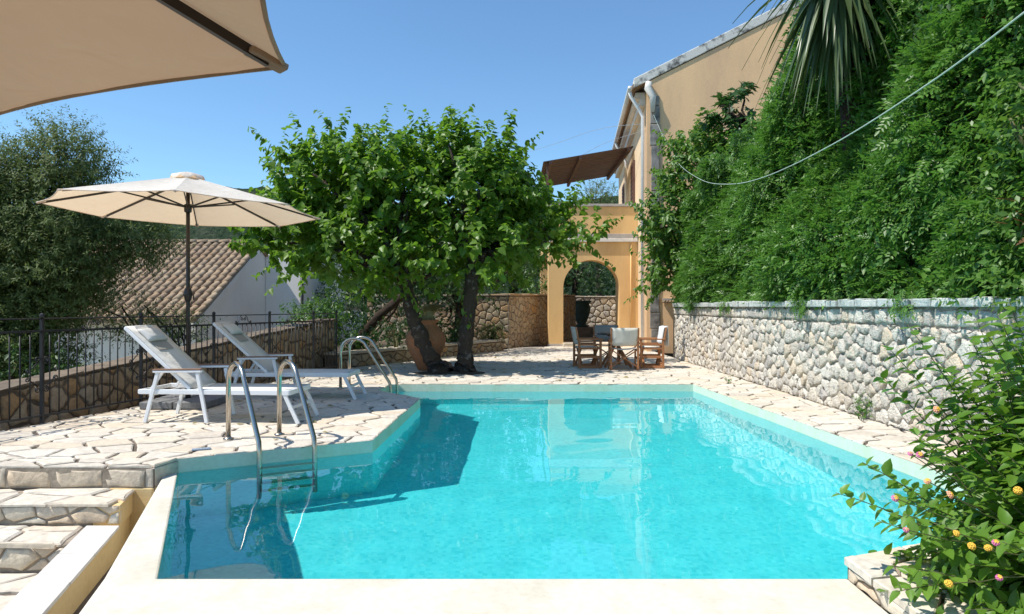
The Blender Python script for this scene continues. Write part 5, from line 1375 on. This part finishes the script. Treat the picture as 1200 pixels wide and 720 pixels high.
def flower_mesh(inner, outer, seed):
    rg = np.random.default_rng(seed); me_v = []; me_f = []; mi = []
    for ring, (n, pol) in enumerate(((1, 0), (5, .45), (9, .9), (12, 1.3))):
        for k in range(n):
            a = 2 * math.pi * k / n + ring * .4; nd = Vector((math.sin(pol) * math.cos(a), math.sin(pol) * math.sin(a), math.cos(pol))); c = nd * .024 + Vector((0, 0, -.006))
            t1 = nd.cross(Vector((.3, .2, .9))).normalized(); t2 = nd.cross(t1); b = len(me_v)
            me_v.append(tuple(c - nd * .003)); r = .0085 * rg.uniform(.85, 1.15)
            for q in range(8):
                aa = q * math.pi / 4; rr = r * (1 if q % 2 else .62); me_v.append(tuple(c + t1 * rr * math.cos(aa) + t2 * rr * math.sin(aa)))
            for q in range(8): me_f.append((b, b + 1 + q, b + 1 + (q + 1) % 8)); mi.append(0 if ring < 2 else 1)
    b = len(me_v); me_v += [(0.002, 0, 0), (-.002, 0.002, 0), (0, -.002, 0), (0, 0, -.05)]; me_f += [(b, b + 1, b + 3), (b + 1, b + 2, b + 3), (b + 2, b, b + 3)]; mi += [0] * 3
    me = bpy.data.meshes.new('flower'); me.from_pydata(me_v, [], me_f); me.materials.append(M[inner]); me.materials.append(M[outer]); me.polygons.foreach_set('material_index', mi); me.update(); return me
FM = [flower_mesh('fl_yellow', 'fl_yellow', 1), flower_mesh('fl_yellow', 'fl_pink', 2), flower_mesh('fl_peach', 'fl_pink', 3), flower_mesh('fl_yellow', 'fl_peach', 4)]
for k, (px, py, ty, fm) in enumerate(((1067, 532, 3.0, 2), (1078, 533, 2.95, 1), (1049, 584, 2.9, 1), (1113, 580, 2.7, 3), (1121, 625, 2.6, 0), (1193, 575, 2.6, 0), (1158, 642, 2.45, 0), (1167, 636, 2.45, 1), (1139, 640, 2.55, 0), (1171, 677, 2.4, 1), (1112, 684, 2.6, 0), (1062, 621, 2.85, 2), (1087, 564, 2.9, 3), (1098, 480, 3.0, 3))):
    p = Q(px, py, ty); o = bpy.data.objects.new('flower', FM[fm]); col.objects.link(o); o.parent = la; o.matrix_parent_inverse = chain(la).inverted()
    o.location = p; o.rotation_euler = (rad(rg.uniform(25, 75)), rad(rg.uniform(-20, 20)), rad(rg.uniform(-40, 40))); s_ = rg.uniform(.48, .66); o.scale = (s_, s_, s_)
    # slender flower stalk back into the bush
    c = Vector((2.5, 2.95, .3)); m = MB(); q = p + (c - p) * .45 + Vector((0, 0, -.05)); m.tube([p, p.lerp(q, .5) + Vector((0, 0, -.01)), q], .0022, 5); m.build('flower_stalk', M['stem'], la)

# --- weeds at the foot of the wall
for k, (px, py, lab) in enumerate(((1054, 492, 'feathery weed growing up the near foot of the rubble wall'), (1029, 490, 'small weed at the wall foot beside the feathery weed'), (853, 450, 'small weed at the far foot of the rubble wall'))):
    p = P(px, py); p.x = min(p.x, 4.06); s_ = (.16, .06, .07)[k]
    e = tree('weed', lab, [(p.x, p.y, -.01), (p.x, p.y, .06)], [.006, .004], [((p.x, p.y, s_ * .9), (s_ * .5, s_ * .6, s_))], (34, 12, 14)[k], 9, (.05, .13), .035, 270 + k, M['lightl' if k else 'hedgel'], M['stem'], nl=0, cat='weed', parts=('stem', 'foliage'), rmin=.1)

# ================================================================== cable and wires
def catenary(pts, n=14):
    out = []
    P4 = [Vector(p) for p in pts]
    for i in range(len(P4) - 1):
        p0 = P4[max(i - 1, 0)]; p1 = P4[i]; p2 = P4[i + 1]; p3 = P4[min(i + 2, len(P4) - 1)]
        for k in range(n):
            t = k / n; out.append(.5 * ((2 * p1) + (p2 - p0) * t + (2 * p0 - 5 * p1 + 4 * p2 - p3) * t * t + (3 * p1 - p0 - 3 * p2 + p3) * t ** 3))
    out.append(P4[-1]); return out
m = MB(); m.tube(catenary([Q(1262, -35, 4.7), Q(1200, 15, 5.1), Q(1090, 97, 6.3), Q(980, 167, 8.0), Q(900, 206, 10.2), Q(855, 216, 12.2), Q(820, 210, 14.8), Q(790, 185, 17.5), Q(766, 135, 19.85)]), [.0088 - .0040 * min(1, i / 95) for i in range(113)], 8)
tag(m.build('cable', M['cable'], None, True), 'pale green cable sagging across the hedge to the house corner', 'cable')
m = MB(); m.tube(catenary([HW(-.1, .3, 6.75), Q(700, 152, 24), Q(640, 172, 28), Q(560, 196, 34), (-6, 46, 9.2)]), .006, 5); tag(m.build('wire', M['wire'], None, True), 'upper thin wire running from the house eave over the pergola', 'wire')
m = MB(); m.tube(catenary([HW(-.1, .6, 6.6), Q(700, 172, 25), (1.6, 29, 6.9)]), .006, 5); tag(m.build('wire', M['wire'], None, True), 'lower thin wire running from the house eave behind the pergola', 'wire')
